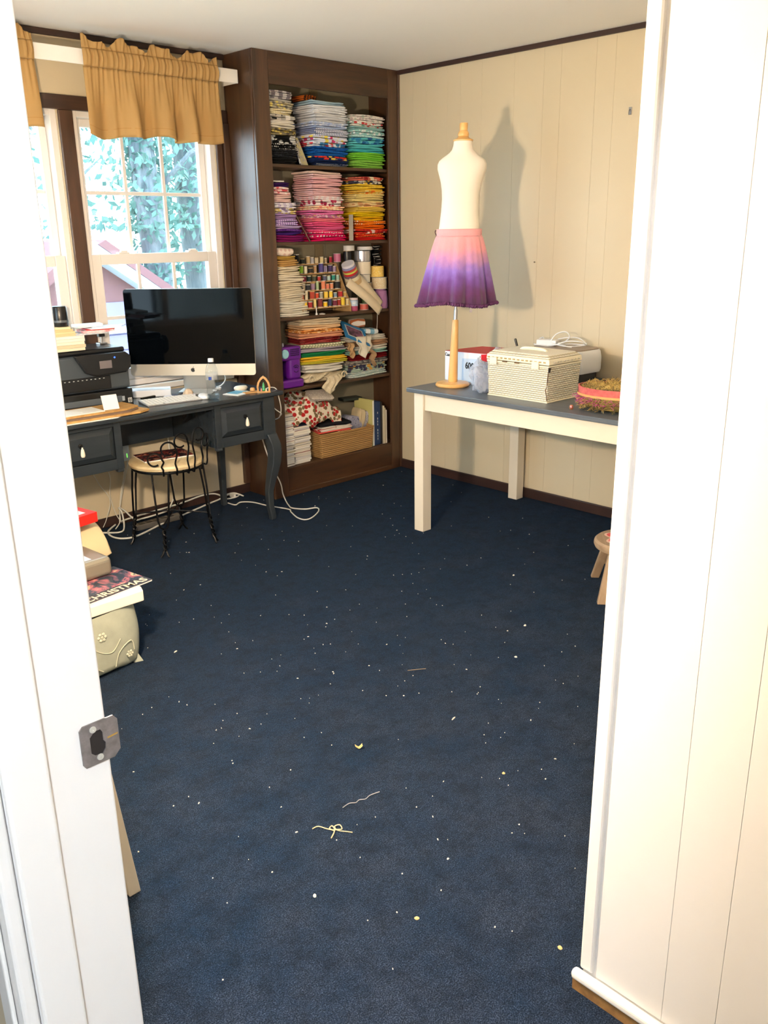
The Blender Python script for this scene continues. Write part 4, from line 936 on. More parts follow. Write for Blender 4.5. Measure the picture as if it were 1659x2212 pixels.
# fruit logo with bite and leaf
body = []
for k in range(40):
    a = 2 * math.pi * k / 40; rr = .0105 * (1 - .10 * max(0, math.cos(a - math.pi / 2)) ** 8 - .07 * max(0, math.cos(a + math.pi / 2)) ** 8)
    x, zz = rr * math.cos(a), rr * 1.05 * math.sin(a)
    dx, dz = x - .0128, zz - .0015
    dd = math.hypot(dx, dz)
    if dd < .0058: x, zz = .0128 + dx / dd * .0058, .0015 + dz / dd * .0058
    body.append((x, .123 + zz))
MB().prism(body, 'Y', -.0029, -.0023).build('logo', m_black, ch)
MB().prism([(.0005, .1345), (.0035, .1365), (.0062, .1405), (.0030, .1395), (.0008, .137)], 'Y', -.0029, -.0023).build('logo', m_black, ch)
MB().hexa([(-.095, -.03, 0), (.095, -.03, 0), (.095, .13, 0), (-.095, .13, 0), (-.095, -.03, .004), (.095, -.03, .004), (.095, .13, .006), (-.095, .13, .006)]).build('stand_foot', m_alu, t, bevel=.002)
MB().hexa([(-.085, .112, .004), (.085, .112, .004), (.085, .130, .004), (-.085, .130, .004), (-.075, .03, .25), (.075, .03, .25), (.075, .042, .25), (-.075, .042, .25)]).build('stand_neck', m_alu, t, bevel=.003)

# keyboard with keys
t = thing('keyboard', 'slim white keyboard lying in front of the computer', 'keyboard', (-1.79, -.165, DZ), R(-9))
MB().hexa([(-.142, -.066, 0), (.142, -.066, 0), (.142, .066, 0), (-.142, .066, 0), (-.142, -.066, .005), (.142, -.066, .005), (.142, .066, .013), (-.142, .066, .013)]).build('keyboard_body', M('keyboard_alu', (150, 150, 152), .4, .5), t, bevel=.002)
m_key = M('white_key', (240, 238, 232), .5)
km = MB().box(-.0082, -.0082, 0, .0082, .0082, .0025).mesh('key'); km.materials.append(m_key)
for j in range(6):
    n = 14
    for i in range(n):
        if j == 0 and 4 <= i <= 8:
            if i == 4:
                ob = MB().box(-.047, -.0082, 0, .047, .0082, .0025).build('space_bar', m_key, t); ob.location = (-.003, -.054, .0057)
            continue
        ob = bpy.data.objects.new('key', km); COL.objects.link(ob); ob.parent = t
        y = -.054 + j * .0216; ob.location = (-.129 + i * .01985, y, .0056 + (y + .066) / .132 * .008); ob.rotation_euler = (R(3.4), 0, 0)
solo('mouse', 'white wireless mouse beside the water bottle', 'mouse', MB().loft([[(.028 * s * math.cos(a), .055 * s * math.sin(a), zz) for a in [2 * math.pi * k / 20 for k in range(20)]] for s, zz in ((.9, 0), (1, .006), (.92, .014), (.7, .020), (.35, .024), (.01, .025))]), m_white, (-1.622, -.205, DZ), R(-20), smooth=True, ang=60)

# water bottle
t = thing('water_bottle', 'clear plastic water bottle standing on the desk', 'bottle', (-1.605, -.268, DZ))
prof = [(.0001, .004), (.020, .0), (.030, .006), (.031, .02), (.029, .03), (.031, .04), (.029, .05), (.031, .06), (.029, .07), (.031, .08), (.030, .09), (.0315, .10), (.0315, .135), (.030, .15), (.022, .172), (.0135, .186), (.0128, .192)]
m_pet = glass_mat('clear_pet_plastic', (244, 247, 249))
t_ = MB().lathe(prof, 24).build('bottle_body', m_pet, t, smooth=True, ang=60)
MB().lathe([(.0001, .188), (.0145, .188), (.0145, .203), (.012, .205), (.0001, .205)], 18).build('cap', m_white, t, smooth=True)
MB().lathe([(.0001, .0045), (.0195, .001), (.0290, .007), (.0285, .024), (.0001, .024)], 20).build('water', glass_mat('water', (228, 238, 244)), t, smooth=True)
lbl = MB().grid(24, 1, lambda u, v: (.0318 * math.cos(2 * math.pi * u * .8), .0318 * math.sin(2 * math.pi * u * .8), .101 + .033 * v)).build('clear_label', M('clear_label', (232, 232, 232), .2, alpha=.25), t, smooth=True)
MB().grid(4, 1, lambda u, v: (.0321 * math.cos(R(205) + .5 * u), .0321 * math.sin(R(205) + .5 * u), .101 + .016 * v)).build('blue_label_mark', M('label_blue', (24, 60, 140), .4), lbl)

# printer
t = thing('printer', 'dark grey office printer with angled touch panel at left of the desk', 'printer', (-2.17, .0, DZ), R(-3)); 
m_prd = M('printer_charcoal', (58, 66, 73), .4, bump=(300, .1, .001)); m_prb = M('printer_black', (12, 14, 17), .3); m_prg = M('printer_grey', (74, 82, 90), .4)
MB().box(-.215, -.10, .0, .215, .155, .085).build('paper_tray', m_prb, t, bevel=.006)
MB().box(-.215, -.085, .086, .215, .155, .26).build('body', m_prd, t, bevel=.014, seg=3)
MB().box(-.16, -.0905, .095, .115, -.084, .158).build('output_slot', m_prb, t, bevel=.004)
MB().box(-.14, -.106, .026, .155, -.1005, .056).build('tray_front', m_prg, t, bevel=.003)
MB().box(.155, -.1055, .030, .168, -.1003, .052).build('tray_clip', M('tray_clip_grey', (150, 158, 164), .4), t)
for k in range(12): MB().box(-.155 + k * .021, -.0925, .146, -.148 + k * .021, -.0908, .149).build('roller_tab', M('tab_white', (214, 214, 210), .5), t)
pn = MB().prism([(-.06, .265), (.19, .265), (.215, .245), (.212, .19), (.185, .168), (.03, .163), (-.01, .178)], 'Y', -.118, -.086).build('control_panel', m_prb, t, bevel=.006, seg=3)
MB().box(.055, -.1195, .196, .115, -.1183, .232).build('touch_screen', M('screen_grey', (104, 98, 100), .35), pn)
MB().lathe([(.0001, 0), (.004, 0), (.0001, .002)], 12).build('blue_light', M('blue_led', (30, 70, 255), .3, emit=((40, 80, 255), 6)), pn, smooth=True).location = (.132, -.1185, .243)
[c for c in pn.children if c.name.startswith('blue_light')][0].rotation_euler = (R(90), 0, 0)
MB().box(-.213, -.08, .2605, .205, .15, .286).build('scanner_lid', m_prb, t, bevel=.010, seg=3)
hp = MB().box(.186, -.1016, .018, .206, -.1003, .040).build('brand_square', M('logo_white', (214, 214, 208), .5), t)
for b in ((.190, .0325, .194, .037), (.190, .021, .202, .024), (.190, .021, .193, .037), (.199, .021, .202, .037), (.194, .0275, .199, .030)):
    MB().box(b[0], -.1022, b[1], b[2], -.1017, b[3]).build('logo_stroke', m_prb, hp)
# on the printer
ZP = DZ + .288
def sheet(label, pts, z, h, mat, cat='paper', name='paper_stack', tilt=None):
    cx = sum(p[0] for p in pts) / len(pts); cy = sum(p[1] for p in pts) / len(pts)
    return solo(name, label, cat, MB().prism([(p[0] - cx, p[1] - cy) for p in pts], 'Z', 0, h), mat, (cx, cy, z), 0, None, tilt)
r_ = random.Random(3)
for k in range(5):
    a = .006 * k; j = r_.uniform(-.01, .01)
    sheet('%s wide paper pad in the pile on the printer' % ('lowest cream', 'second lowest tan', 'middle cream', 'second highest ivory', 'highest white')[k], [(-2.40 + j, -.085 + a), (-2.165 + j, -.095 + a * .5), (-2.14 + j, .05), (-2.40 + j, .06)], ZP + k * .0135, .013, M('pad%d' % k, ((226, 214, 186), (206, 190, 156), (232, 222, 200), (228, 222, 206), (238, 234, 224))[k], .8))
for k in range(4):
    sheet('%s manila card stacked above the paper pads' % ('bottom', 'second', 'third', 'top')[k], [(-2.36, -.08 + .004 * k), (-2.195 - .01 * k, -.085), (-2.185, .03), (-2.36, .03)], ZP + .068 + k * .0105, .010, M('manila%d' % k, ((214, 192, 146), (220, 198, 150), (206, 182, 132), (226, 208, 164))[k], .8))
m_env = M('white_envelope', (240, 236, 234), .7)
t = thing('mail_pile', 'loose pile of white and red mail overhanging the printer right side', 'mail', (-2.075, -.045, ZP + .0682))
MB().prism([(-.13, -.055), (.02, -.06), (.05, .045), (-.12, .06)], 'Z', 0, .0075).build('folded_catalogue', M('catalogue', (226, 224, 222), .6, var=(25, (160, 170, 190))), t)
for k, (pts, z0, dz, mt) in enumerate((([(-.10, -.06), (.05, -.075), (.075, .03), (-.08, .05)], .008, .010, M('catalogue2', (232, 230, 230), .6, var=(20, (206, 90, 90)))), ([(-.08, -.05), (.055, -.07), (.085, .03), (-.06, .05)], .0185, .0035, M('red_flyer', (206, 52, 52), .5)), ([(-.06, -.06), (.085, -.085), (.11, .02), (-.05, .05)], .0225, .004, m_env), ([(-.04, -.03), (.095, -.06), (.15, .0), (-.02, .06)], .027, .003, M('blue_white_envelope', (214, 226, 244), .6)), ([(-.11, -.03), (.02, -.02), (.04, .06), (-.10, .06)], .0305, .012, M('bulky_mailer', (236, 240, 244), .6, bump=(30, .5, .01))))):
    MB().prism(pts, 'Z', z0, z0 + dz).build('envelope', mt, t)
t = thing('black_speaker', 'small black cup-shaped device on the manila cards', 'speaker', (-2.245, -.03, ZP + .111))
MB().lathe([(.0001, 0), (.034, 0), (.036, .004), (.034, .085), (.031, .09), (.0001, .09)], 22).build('casing', m_prb, t, smooth=True)
MB().lathe([(.0365, .018), (.0372, .018), (.0366, .028), (.0359, .028)], 22).build('band', m_prg, t, smooth=True)
t = thing('stapler', 'small black and steel clamp standing on the printer behind the mail', 'clamp', (-2.005, .07, ZP + .0))
MB().box(-.02, -.02, 0, .02, .02, .006).build('base', m_steel, t); MB().lathe([(.0001, .006), (.006, .006), (.006, .035), (.0001, .035)], 10).build('post', m_steel, t, smooth=True); MB().box(-.016, -.012, .035, .016, .012, .058).build('head', m_prb, t, bevel=.003)
# cardboard sheets and note
m_cb = M('corrugated_cardboard', (196, 154, 92), .8, var=(30, (170, 128, 70))); m_cbd = M('brown_board', (112, 92, 76), .8)
sheet('white sheet lowest in the cardboard pile on the desk', [(-2.50, -.335), (-2.17, -.345), (-2.12, -.30), (-2.5, -.15)], DZ, .003, m_paper)
sheet('long tan cardboard sheet at the front of the desk pile', [(-2.50, -.322), (-2.05, -.335), (-1.985, -.30), (-2.02, -.12), (-2.50, -.12)], DZ + .0031, .009, m_cb, 'cardboard', 'cardboard_sheet')
sheet('dull brown board between the tan cardboard sheets', [(-2.50, -.312), (-2.09, -.318), (-2.03, -.28), (-2.05, -.12), (-2.5, -.12)], DZ + .0122, .007, m_cbd, 'cardboard', 'cardboard_sheet')
sheet('upper tan cardboard sheet in front of the printer', [(-2.50, -.298), (-2.10, -.300), (-2.02, -.26), (-2.03, -.12), (-2.5, -.12)], DZ + .0193, .008, m_cb, 'cardboard', 'cardboard_sheet')
sheet('thin white card on top of the cardboard pile', [(-2.50, -.282), (-2.20, -.285), (-2.20, -.15), (-2.5, -.15)], DZ + .0274, .003, m_paper, 'card', 'white_card')
for k in range(2): solo('paper_strip', '%s thin white strip sticking out beneath the printer' % ('left', 'right')[k], 'paper', MB().box(-.003, -.05, 0, .003, .03, .001), m_paper, (-2.40 + .09 * k, -.20, DZ + .0306), R(22))
solo('sticky_note', 'white square note pad standing on the cardboard edge', 'note pad', MB().hexa([(-.036, -.012, 0), (.036, -.012, 0), (.036, -.004, 0), (-.036, -.004, 0), (-.033, .020, .062), (.039, .020, .062), (.039, .028, .062), (-.033, .028, .062)]), m_paper, (-2.155, -.255, DZ + .0275), R(-6))
# other desk clutter
sheet('light blue folder lying under the computer stand', [(-1.86, .02), (-1.50, -.25), (-1.40, -.18), (-1.30, .10), (-1.55, .14), (-1.80, .14)], DZ + .0003, .0015, M('blue_film', (120, 168, 206), .25), 'folder', 'plastic_folder') if 0 else None
solo('plastic_folder', 'light blue glossy sheet under the keyboard and computer', 'folder', MB().box(-.17, -.13, 0, .17, .13, .0006), M('blue_film', (96, 138, 176), .22), (-1.93, .05, DZ + .0001), R(-46)) if 0 else None
t = thing('white_laptop', 'flat white box lying behind the computer stand', 'box', (-1.80, .085, DZ), R(-30))
MB().box(-.14, -.05, 0, .14, .05, .035).build('lid', M('white_blue_box', (224, 230, 240), .4), t, bevel=.004)
solo('pen', 'black pen lying on the desk left of computer', 'pen', MB().tube([(-.065, 0, .005), (.06, 0, .005), (.07, 0, .005)], .005, 8, lambda f: .005 if f < .9 else .0015), m_black, (-1.80, .01, DZ), R(12), smooth=True)
solo('glasses_case', 'dark glossy card case lying behind the keyboard', 'case', MB().box(-.03, -.02, 0, .03, .02, .02), M('case_grey', (70, 80, 96), .25), (-1.69, -.07, DZ), R(30), bevel=.004)
solo('tissue', 'crumpled tan tissue beside the dark card case', 'tissue', MB().loft([[((.028 + .006 * math.sin(3 * a + zz * 90)) * s * math.cos(a), (.024 + .005 * math.sin(5 * a)) * s * math.sin(a), zz) for a in [2 * math.pi * k / 16 for k in range(16)]] for s, zz in ((.8, 0), (1, .01), (.9, .022), (.5, .034), (.02, .040))]), M('tan_tissue', (206, 184, 158), .8), (-1.645, -.095, DZ), 0, smooth=True, ang=70)
sheet('white index cards lying behind the keyboard', [(-1.78, -.075), (-1.62, -.125), (-1.61, -.09), (-1.75, -.045)], DZ + .0001, .010, M('index_card', (232, 234, 244), .6), 'card', 'index_cards')
t = thing('card_stack', 'white cards with a teal card on top near the desk right end', 'card', (-1.425, -.225, DZ), R(18))
MB().box(-.065, -.05, 0, .065, .05, .003).build('white_card', m_paper, t); MB().box(-.035, -.02, .0032, .045, .045, .0055).build('teal_card', M('teal_card', (86, 150, 176), .5), t)
solo('white_soap', 'white oval power brick lying near the desk right end', 'power brick', MB().loft([[(.040 * s * math.cos(a), .022 * s * math.sin(a), zz) for a in [2 * math.pi * k / 20 for k in range(20)]] for s, zz in ((.85, 0), (1, .008), (1, .016), (.8, .022), (.01, .023))]), M('cream_plastic', (236, 226, 206), .4), (-1.355, -.15, DZ), R(-5), smooth=True, ang=60)
t = thing('white_earbud_case', 'small white earphones lying on blue sheet behind the bottle', 'earphones', (-1.43, -.05, DZ), R(20))
MB().loft([[(.022 * s * math.cos(a), .014 * s * math.sin(a), zz) for a in [2 * math.pi * k / 14 for k in range(14)]] for s, zz in ((.8, 0), (1, .006), (.9, .012), (.02, .016))]).build('bud', m_white, t, smooth=True)
MB().loft([[(-.045 + .018 * s * math.cos(a), -.012 + .010 * s * math.sin(a), zz) for a in [2 * math.pi * k / 14 for k in range(14)]] for s, zz in ((.8, 0), (1, .005), (.9, .010), (.02, .013))]).build('bud', m_white, t, smooth=True)
t = thing('wooden_figurine', 'small carved tan wooden piece lying beside the arch ornament', 'figurine', (-1.372, -.262, DZ), R(-10))
m_olive = wood('olive_wood', (176, 126, 70), (216, 168, 106), 'X', 2, .45, False)
MB().box(-.04, -.018, 0, .045, .016, .007).build('base', m_olive, t, bevel=.002); MB().lathe([(.0001, .007), (.013, .010), (.014, .018), (.010, .026), (.0001, .028)], 12, (.012, 0, 0)).build('knob', m_olive, t, smooth=True)
# arch ornament with green tree
t = thing('arch_ornament', 'wooden arch ornament with tiny green tree at the desk corner', 'ornament', (-1.318, -.305, DZ), R(-42))
MB().box(-.036, -.010, 0, .036, .010, .007).build('base', m_olive, t, bevel=.0015)
L = [(-.033, .007), (-.036, .03), (-.030, .055), (-.016, .076), (0, .088)]; pts = L + [(-a, b) for a, b in L[-2::-1]]
inn = [(a * .74, .007 + (b - .007) * .84) for a, b in pts]
a = MB(); n = len(pts)
rings = [[(p[0], -.006, p[1]) for p in pts], [(p[0], .006, p[1]) for p in pts], [(p[0], .006, p[1]) for p in inn], [(p[0], -.006, p[1]) for p in inn], [(p[0], -.006, p[1]) for p in pts]]
a.loft(rings, cap=False, closed=False); a.build('arch_frame', m_olive, t)
MB().lathe([(.0001, .007), (.004, .007), (.010, .014), (.006, .024), (.008, .026), (.005, .038), (.006, .040), (.0001, .056)], 10).build('green_tree', M('ornament_green', (60, 150, 90), .5), t)
for xx in (-.012, .013): MB().lathe([(.0001, .007), (.005, .007), (.004, .016), (.003, .020), (.0001, .024)], 8, (xx, -.002, 0)).build('tiny_figure', M('fig_%d' % (xx > 0), (206, 130, 110) if xx < 0 else (210, 190, 150), .6), t)

# ---------------------------------------------------------------- wire stool
m_iron = M('black_wrought_iron', (16, 16, 18), .38, .7)
st = thing('wire_stool', 'black twisted-iron parlour stool with round cream seat under the desk', 'stool', (-1.885, -.245, 0), R(0))
ZS = .418
MB().lathe([(.0001, ZS), (.165, ZS), (.182, ZS + .006), (.186, ZS + .018), (.182, ZS + .028), (.170, ZS + .033), (.0001, ZS + .034)], 40).build('seat', M('worn_cream_seat', (232, 212, 170), .45, var=(9, (206, 180, 132))), st, smooth=True)
MB().tube([(.172 * math.cos(2 * math.pi * k / 40), .172 * math.sin(2 * math.pi * k / 40), ZS - .006) for k in range(41)], .0055, 6).build('seat_ring', m_iron, st, smooth=True)
for ang in (47, 137, 227, 317):
    ca, sa = math.cos(R(ang)), math.sin(R(ang)); ta, tb = -sa, ca
    def P(rad, side, z): return (rad * ca + side * ta, rad * sa + side * tb, z)
    a1 = []; a2 = []
    for s, L in ((1, a1), (-1, a2)):
        L += [P(.165, s * .040, ZS - .006), P(.178, s * .034, .30), P(.186, s * .026, .18), P(.188, s * .016, .145)]
        for k in range(25):
            f = k / 24; q = f * 4.5 * math.pi + (0 if s > 0 else math.pi)
            L.append(P(.189 + .016 * f + .006 * math.cos(q), .006 * math.sin(q), .135 - .105 * f))
        L += [P(.212, s * .014, .012), P(.217, s * .022, .003)]
    lg = MB(); lg.tube(a1, .0048, 6); lg.tube(a2, .0048, 6)
    lg.build('leg', m_iron, st, smooth=True)
for a0, a1 in ((47, 227), (137, 317)):
    MB().tube([(.186 * math.cos(R(a0)), .186 * math.sin(R(a0)), .16), (0, 0, .165 + (.012 if a0 > 100 else 0)), (.186 * math.cos(R(a1)), .186 * math.sin(R(a1)), .16)], .004, 6).build('cross_brace', m_iron, st, smooth=True)
# back: row of shepherd-crook scrolls bent over the seat rim
def crook(ang, h, turn, sz):
    ca, sa = math.cos(R(ang)), math.sin(R(ang)); ta, tb = -sa, ca; rad = .190
    pts = [(rad * ca * .93, rad * sa * .93, ZS - .008), (rad * ca, rad * sa, ZS - .012), (rad * ca * 1.03, rad * sa * 1.03, ZS + .01)]
    n = 22
    for k in range(5):
        f = k / 4; sx = .006 * math.sin(math.pi * 2 * f) * turn
        pts.append((rad * ca * (1.03 + .02 * f) + sx * ta, rad * sa * (1.03 + .02 * f) + sx * tb, ZS + .02 + (h - .02) * f))
    for k in range(1, n):
        q = math.pi * 1.7 * k / (n - 1); rr = sz * (1 - .25 * k / n)
        pts.append((rad * ca * 1.05 + turn * ta * (sz - rr * math.cos(q)), rad * sa * 1.05 + turn * tb * (sz - rr * math.cos(q)), ZS + h + rr * math.sin(q)))
    MB().tube(smooth_path(pts, 2), .0046, 6).build('back_scroll', m_iron, st, smooth=True)
for ang, h, tr, sz in ((234, .068, -1, .036), (253, .118, -1, .037), (271, .152, -1, .038), (281, .165, 1, .036), (299, .122, 1, .034), (325, .085, 1, .030)): crook(ang, h, tr, sz)
t = thing('magazine', 'dark glossy magazine with red picture lying on the stool seat', 'magazine', (-1.885, -.215, ZS + .0345), R(-10))
MB().box(-.125, -.085, 0, .125, .085, .006).build('pages', m_paper, t)
def cover_mat():
    t = NT('magazine_cover'); v = t.coord(); n = t.noise(v, 16, 4, .7, 1.5)
    t.col(t.ramp(n, [(.30, (24, 26, 34)), (.45, (52, 50, 54)), (.53, (140, 30, 28)), (.60, (196, 150, 120)), (.68, (40, 44, 60))])); t.b.inputs['Roughness'].default_value = .25; return t.m
MB().box(-.126, -.086, .0061, .126, .086, .0075).build('cover', cover_mat(), t)

# ---------------------------------------------------------------- white table
TZ = .751
m_tw = M('cream_white_table_paint', (228, 217, 196), .4, bump=(60, .06, .003)); m_tt = wood('slate_grey_tabletop', (70, 78, 88), (96, 104, 112), 'Y', .8, .35, False)
tb = thing('work_table', 'cream table with slate grey top against the panelled wall', 'table', (-.46, -1.60, 0)); o = tb.location
TX0, TX1, TY0, TY1 = -.905, -.014, -2.55, -.945
MB(o).box(TX0, TY0, TZ - .022, TX1, TY1, TZ).build('tabletop', m_tt, tb, bevel=.004, seg=2)
for lx in (-.888, -.098):
    for ly in (-1.047, -2.505):
        MB(o).box(lx, ly, 0, lx + .062, ly + .062, TZ - .0225).build('leg', m_tw, tb, bevel=.0025)
MB(o).box(-.876, -2.443, .643, -.856, -1.048, TZ - .0225).build('apron', m_tw, tb, bevel=.0015); MB(o).box(-.080, -2.443, .643, -.060, -1.048, TZ - .0225).build('apron', m_tw, tb, bevel=.0015)
MB(o).box(-.825, -1.030, .643, -.099, -1.010, TZ - .0225).build('apron', m_tw, tb, bevel=.0015); MB(o).box(-.825, -2.48, .643, -.099, -2.46, TZ - .0225).build('apron', m_tw, tb, bevel=.0015)

# ---------------------------------------------------------------- dress form
BASE = Vector((-.718, -1.092, TZ))
df_ = thing('dress_form', 'cream child dress form on a turned wooden stand on the table', 'mannequin', tuple(BASE), R(-49.8))
m_maple = wood('maple', (214, 158, 84), (236, 190, 122), 'Z', .7, .35, False, .3); m_jersey = M('cream_jersey', (246, 236, 218), .75, sheen=.2, bump=(700, .12, .001))
SL = .040 / 1.22     # slight sideways lean of the stand
def cx_(z): return SL * z
def ell(z, hw, hd, n=32, yo=0, p=1.0):
    L = []
    for k in range(n):
        a = 2 * math.pi * k / n; c, s = math.cos(a), math.sin(a)
        L.append((cx_(z) + hw * math.copysign(abs(c) ** p, c), yo + hd * math.copysign(abs(s) ** p, s), z))
    return L
MB().lathe([(.0001, 0), (.080, 0), (.086, .006), (.086, .012), (.080, .019), (.060, .023), (.0001, .024)], 40).build('stand_base', m_maple, df_, smooth=True)
MB().loft([ell(z, r, r, 18) for z, r in ((.023, .023), (.035, .024), (.08, .0225), (.25, .018), (.325, .0155), (.330, .013))]).build('stand_pole', m_maple, df_, smooth=True)
MB().loft([ell(z, r, r, 14) for z, r in ((.33, .0095), (.38, .0095), (.381, .0075), (.48, .0075))]).build('steel_rod', m_steel, df_, smooth=True)
torso = [(.47, .090, .062), (.50, .100, .072), (.60, .103, .076), (.70, .100, .075), (.75, .0985, .073), (.79, .0945, .071), (.84, .090, .069), (.89, .0885, .069), (.93, .091, .071), (.97, .098, .072), (1.00, .107, .071), (1.025, .1145, .068), (1.045, .1145, .062), (1.06, .108, .056), (1.072, .094, .051), (1.084, .076, .047), (1.095, .061, .045), (1.108, .050, .043), (1.125, .0450, .041), (1.144, .0432, .040)]
MB().loft([ell(z, a, b, 36, 0, .92) for z, a, b in torso]).build('torso', m_jersey, df_, smooth=True, ang=60)
MB().loft([ell(z, r, r * .95, 24) for z, r in ((1.1445, .046), (1.150, .047), (1.153, .040), (1.158, .030), (1.165, .0235), (1.168, .0255), (1.176, .0262), (1.183, .0235), (1.186, .0225), (1.190, .0185), (1.215, .0195), (1.222, .0185), (1.224, .012))]).build('neck_cap', m_maple, df_, smooth=True)
# ombre skirt
sk = thing('ombre_skirt', 'pink to purple ombre tulle skirt on the dress form', 'skirt', tuple(BASE), R(-49.8))
def ombre():
    t = NT('ombre_tulle'); v = t.coord(); sp = t.n('ShaderNodeSeparateXYZ'); t.l(v, sp.inputs[0])
    w = t.math('ADD', sp.outputs[2], t.math('MULTIPLY', t.noise(v, 20, 2), .075))
    f = t.math('DIVIDE', t.math('SUBTRACT', w, .442), .335)
    t.col(t.ramp(f, [(0, (58, 20, 62)), (.16, (84, 34, 86)), (.34, (104, 64, 140)), (.50, (134, 104, 190)), (.66, (196, 140, 180)), (.80, (236, 156, 164)), (1, (244, 168, 172))]))
    t.b.inputs['Roughness'].default_value = .85; t.b.inputs['Sheen Weight'].default_value = .4
    t.bump(t.noise(t.coord((40, 40, 2)), 8, 2), .25, .004); return t.m
m_omb = ombre()
rk_ = random.Random(12); PH = [rk_.uniform(0, 6.28) for _ in range(6)]
def skirt_r(a, f):
    fold = .62 * math.sin(9 * a + PH[0]) + .40 * math.sin(14 * a + PH[1]) + .22 * math.sin(25 * a + PH[2])
    return fold
def skirt_pt(a, f, amp=1.0, extra=0.0):
    z = .728 - .318 * f + .008 * math.sin(3 * a + PH[3]) * f
    g = f ** .75
    hw = .107 + (.176 - .107) * g; hd = .080 + (.150 - .080) * g
    k = 1 + (.016 + .135 * f ** 1.1) * skirt_r(a, f) * amp * .85
    return (cx_(z) + (hw * k + extra) * math.cos(a), (hd * k + extra) * math.sin(a), z)
MB().grid(168, 26, lambda u, v: skirt_pt(2 * math.pi * u, v)).build('gathered_layer', m_omb, sk, smooth=True, solid=.002, ang=80)
MB().grid(120, 10, lambda u, v: skirt_pt(2 * math.pi * u + .3, v * .98, 1.2, -.012)).build('lining_layer', m_omb, sk, smooth=True, solid=.002, ang=80)
MB().grid(80, 5, lambda u, v: (cx_(.73) + .1065 * math.cos(2 * math.pi * u) * (1 + .006 * math.sin(60 * u * 6.28)), .0815 * math.sin(2 * math.pi * u) * (1 + .006 * math.sin(55 * u * 6.28)), .722 + .034 * v)).build('waistband', m_omb, sk, smooth=True, solid=.004, ang=80)
def frill(u, v):
    a = 2 * math.pi * u; p = skirt_pt(a, 1.0); q = .0035 * math.sin(95 * a) + .002 * math.sin(143 * a + 1)
    rr = math.hypot(p[0] - cx_(.41), p[1]); s = 1 + (q + .005 * math.sin(math.pi * v)) / rr
    return (cx_(.41) + (p[0] - cx_(.41)) * s, p[1] * s, p[2] + .008 - .016 * v + .002 * math.sin(120 * a))
MB().grid(420, 4, frill).build('ruffled_hem', M('dark_purple_frill', (84, 40, 84), .85), sk, smooth=True, solid=.002, ang=80)
MB().grid(1, 6, lambda u, v: (-.108 + .02 - .003 * math.sin(9 * v), -.006 + .012 * u, .752 - .05 * v)).build('waist_loop', M('plum_loop', (70, 30, 50), .8), sk, solid=.004)
tagp = MB().box(-.006, -.001, 0, .006, .001, .026).build('care_tag', M('tag_grey', (150, 140, 140), .7), sk); tagp.location = (.085, -.125, .375); tagp.rotation_euler = (0, R(12), 0)
MB().tube([(0.003, 0, .024), (.001, 0, .06)], .0008, 5).build('tag_thread', M('tag_thread', (60, 30, 60), .8), tagp)

# ---------------------------------------------------------------- things on the table
t = thing('cardboard_box', 'white and red printer box lettered Canon behind the dress form', 'box', (-.47, -1.02, TZ), R(0))
bx = MB().hexa([(-.115, .10, 0), (-.175, -.235, 0), (.08, -.275, 0), (.14, .06, 0), (-.115, .10, .150), (-.175, -.235, .166), (.08, -.275, .166), (.14, .06, .150)])
bx.build('carton', M('white_carton', (236, 238, 244), .5), t, bevel=.001)
m_red = M('red_print', (196, 26, 40), .5); m_blkp = M('black_print', (24, 24, 30), .5)
MB().hexa([(-.116, .101, .1505), (-.176, -.236, .1665), (.08, -.276, .1665), (.14, .061, .1505), (-.116, .101, .152), (-.176, -.236, .168), (.08, -.276, .168), (.14, .061, .152)]).build('red_lid', m_red, t)
fa = math.atan2(-.335, -.060)   # direction along the front face from far end to near end
def on_front(s, z, txt, size, mat, nm='printed_lettering', **kw):
    p = Vector((-.115, .10, 0)).lerp(Vector((-.175, -.235, 0)), s) + Vector((-.0014, .00025, 0)) * 1.0
    return lettering(nm, txt, size, mat, t, (p.x, p.y, z), (R(90), 0, fa), **kw)
on_front(.10, .133, 'Canon', .024, m_blkp, bold=.0004)
on_front(.60, .092, '600', .046, m_blkp, bold=.0014)
on_front(.62, .050, '■', .018, m_blkp)
on_front(.84, .150, 'g', .014, m_blkp)
on_front(.10, .012, 'PIXMA', .011, m_blkp) if 0 else None
p0 = Vector((-.115, .10, 0)); p1 = Vector((-.175, -.235, 0))
q0 = p0.lerp(p1, .42); q1 = p0.lerp(p1, .80); nn = Vector((-.0008, .0001, 0))
MB().hexa([tuple(q0 + nn + Vector((0, 0, .01))), tuple(q1 + nn + Vector((0, 0, .01))), tuple(q1 + Vector((0, 0, .01))), tuple(q0 + Vector((0, 0, .01))), tuple(q0 + nn + Vector((0, 0, .125))), tuple(q1 + nn + Vector((0, 0, .135))), tuple(q1 + Vector((0, 0, .135))), tuple(q0 + Vector((0, 0, .125)))]).build('blue_print', M('pale_blue_print', (196, 216, 240), .5), t)
q0 = p0.lerp(p1, .86)
MB().hexa([tuple(q0 + nn), tuple(p1 + nn), tuple(p1), tuple(q0), tuple(q0 + nn + Vector((0, 0, .160))), tuple(p1 + nn + Vector((0, 0, .166))), tuple(p1 + Vector((0, 0, .166))), tuple(q0 + Vector((0, 0, .160)))]).build('red_print', m_red, t)
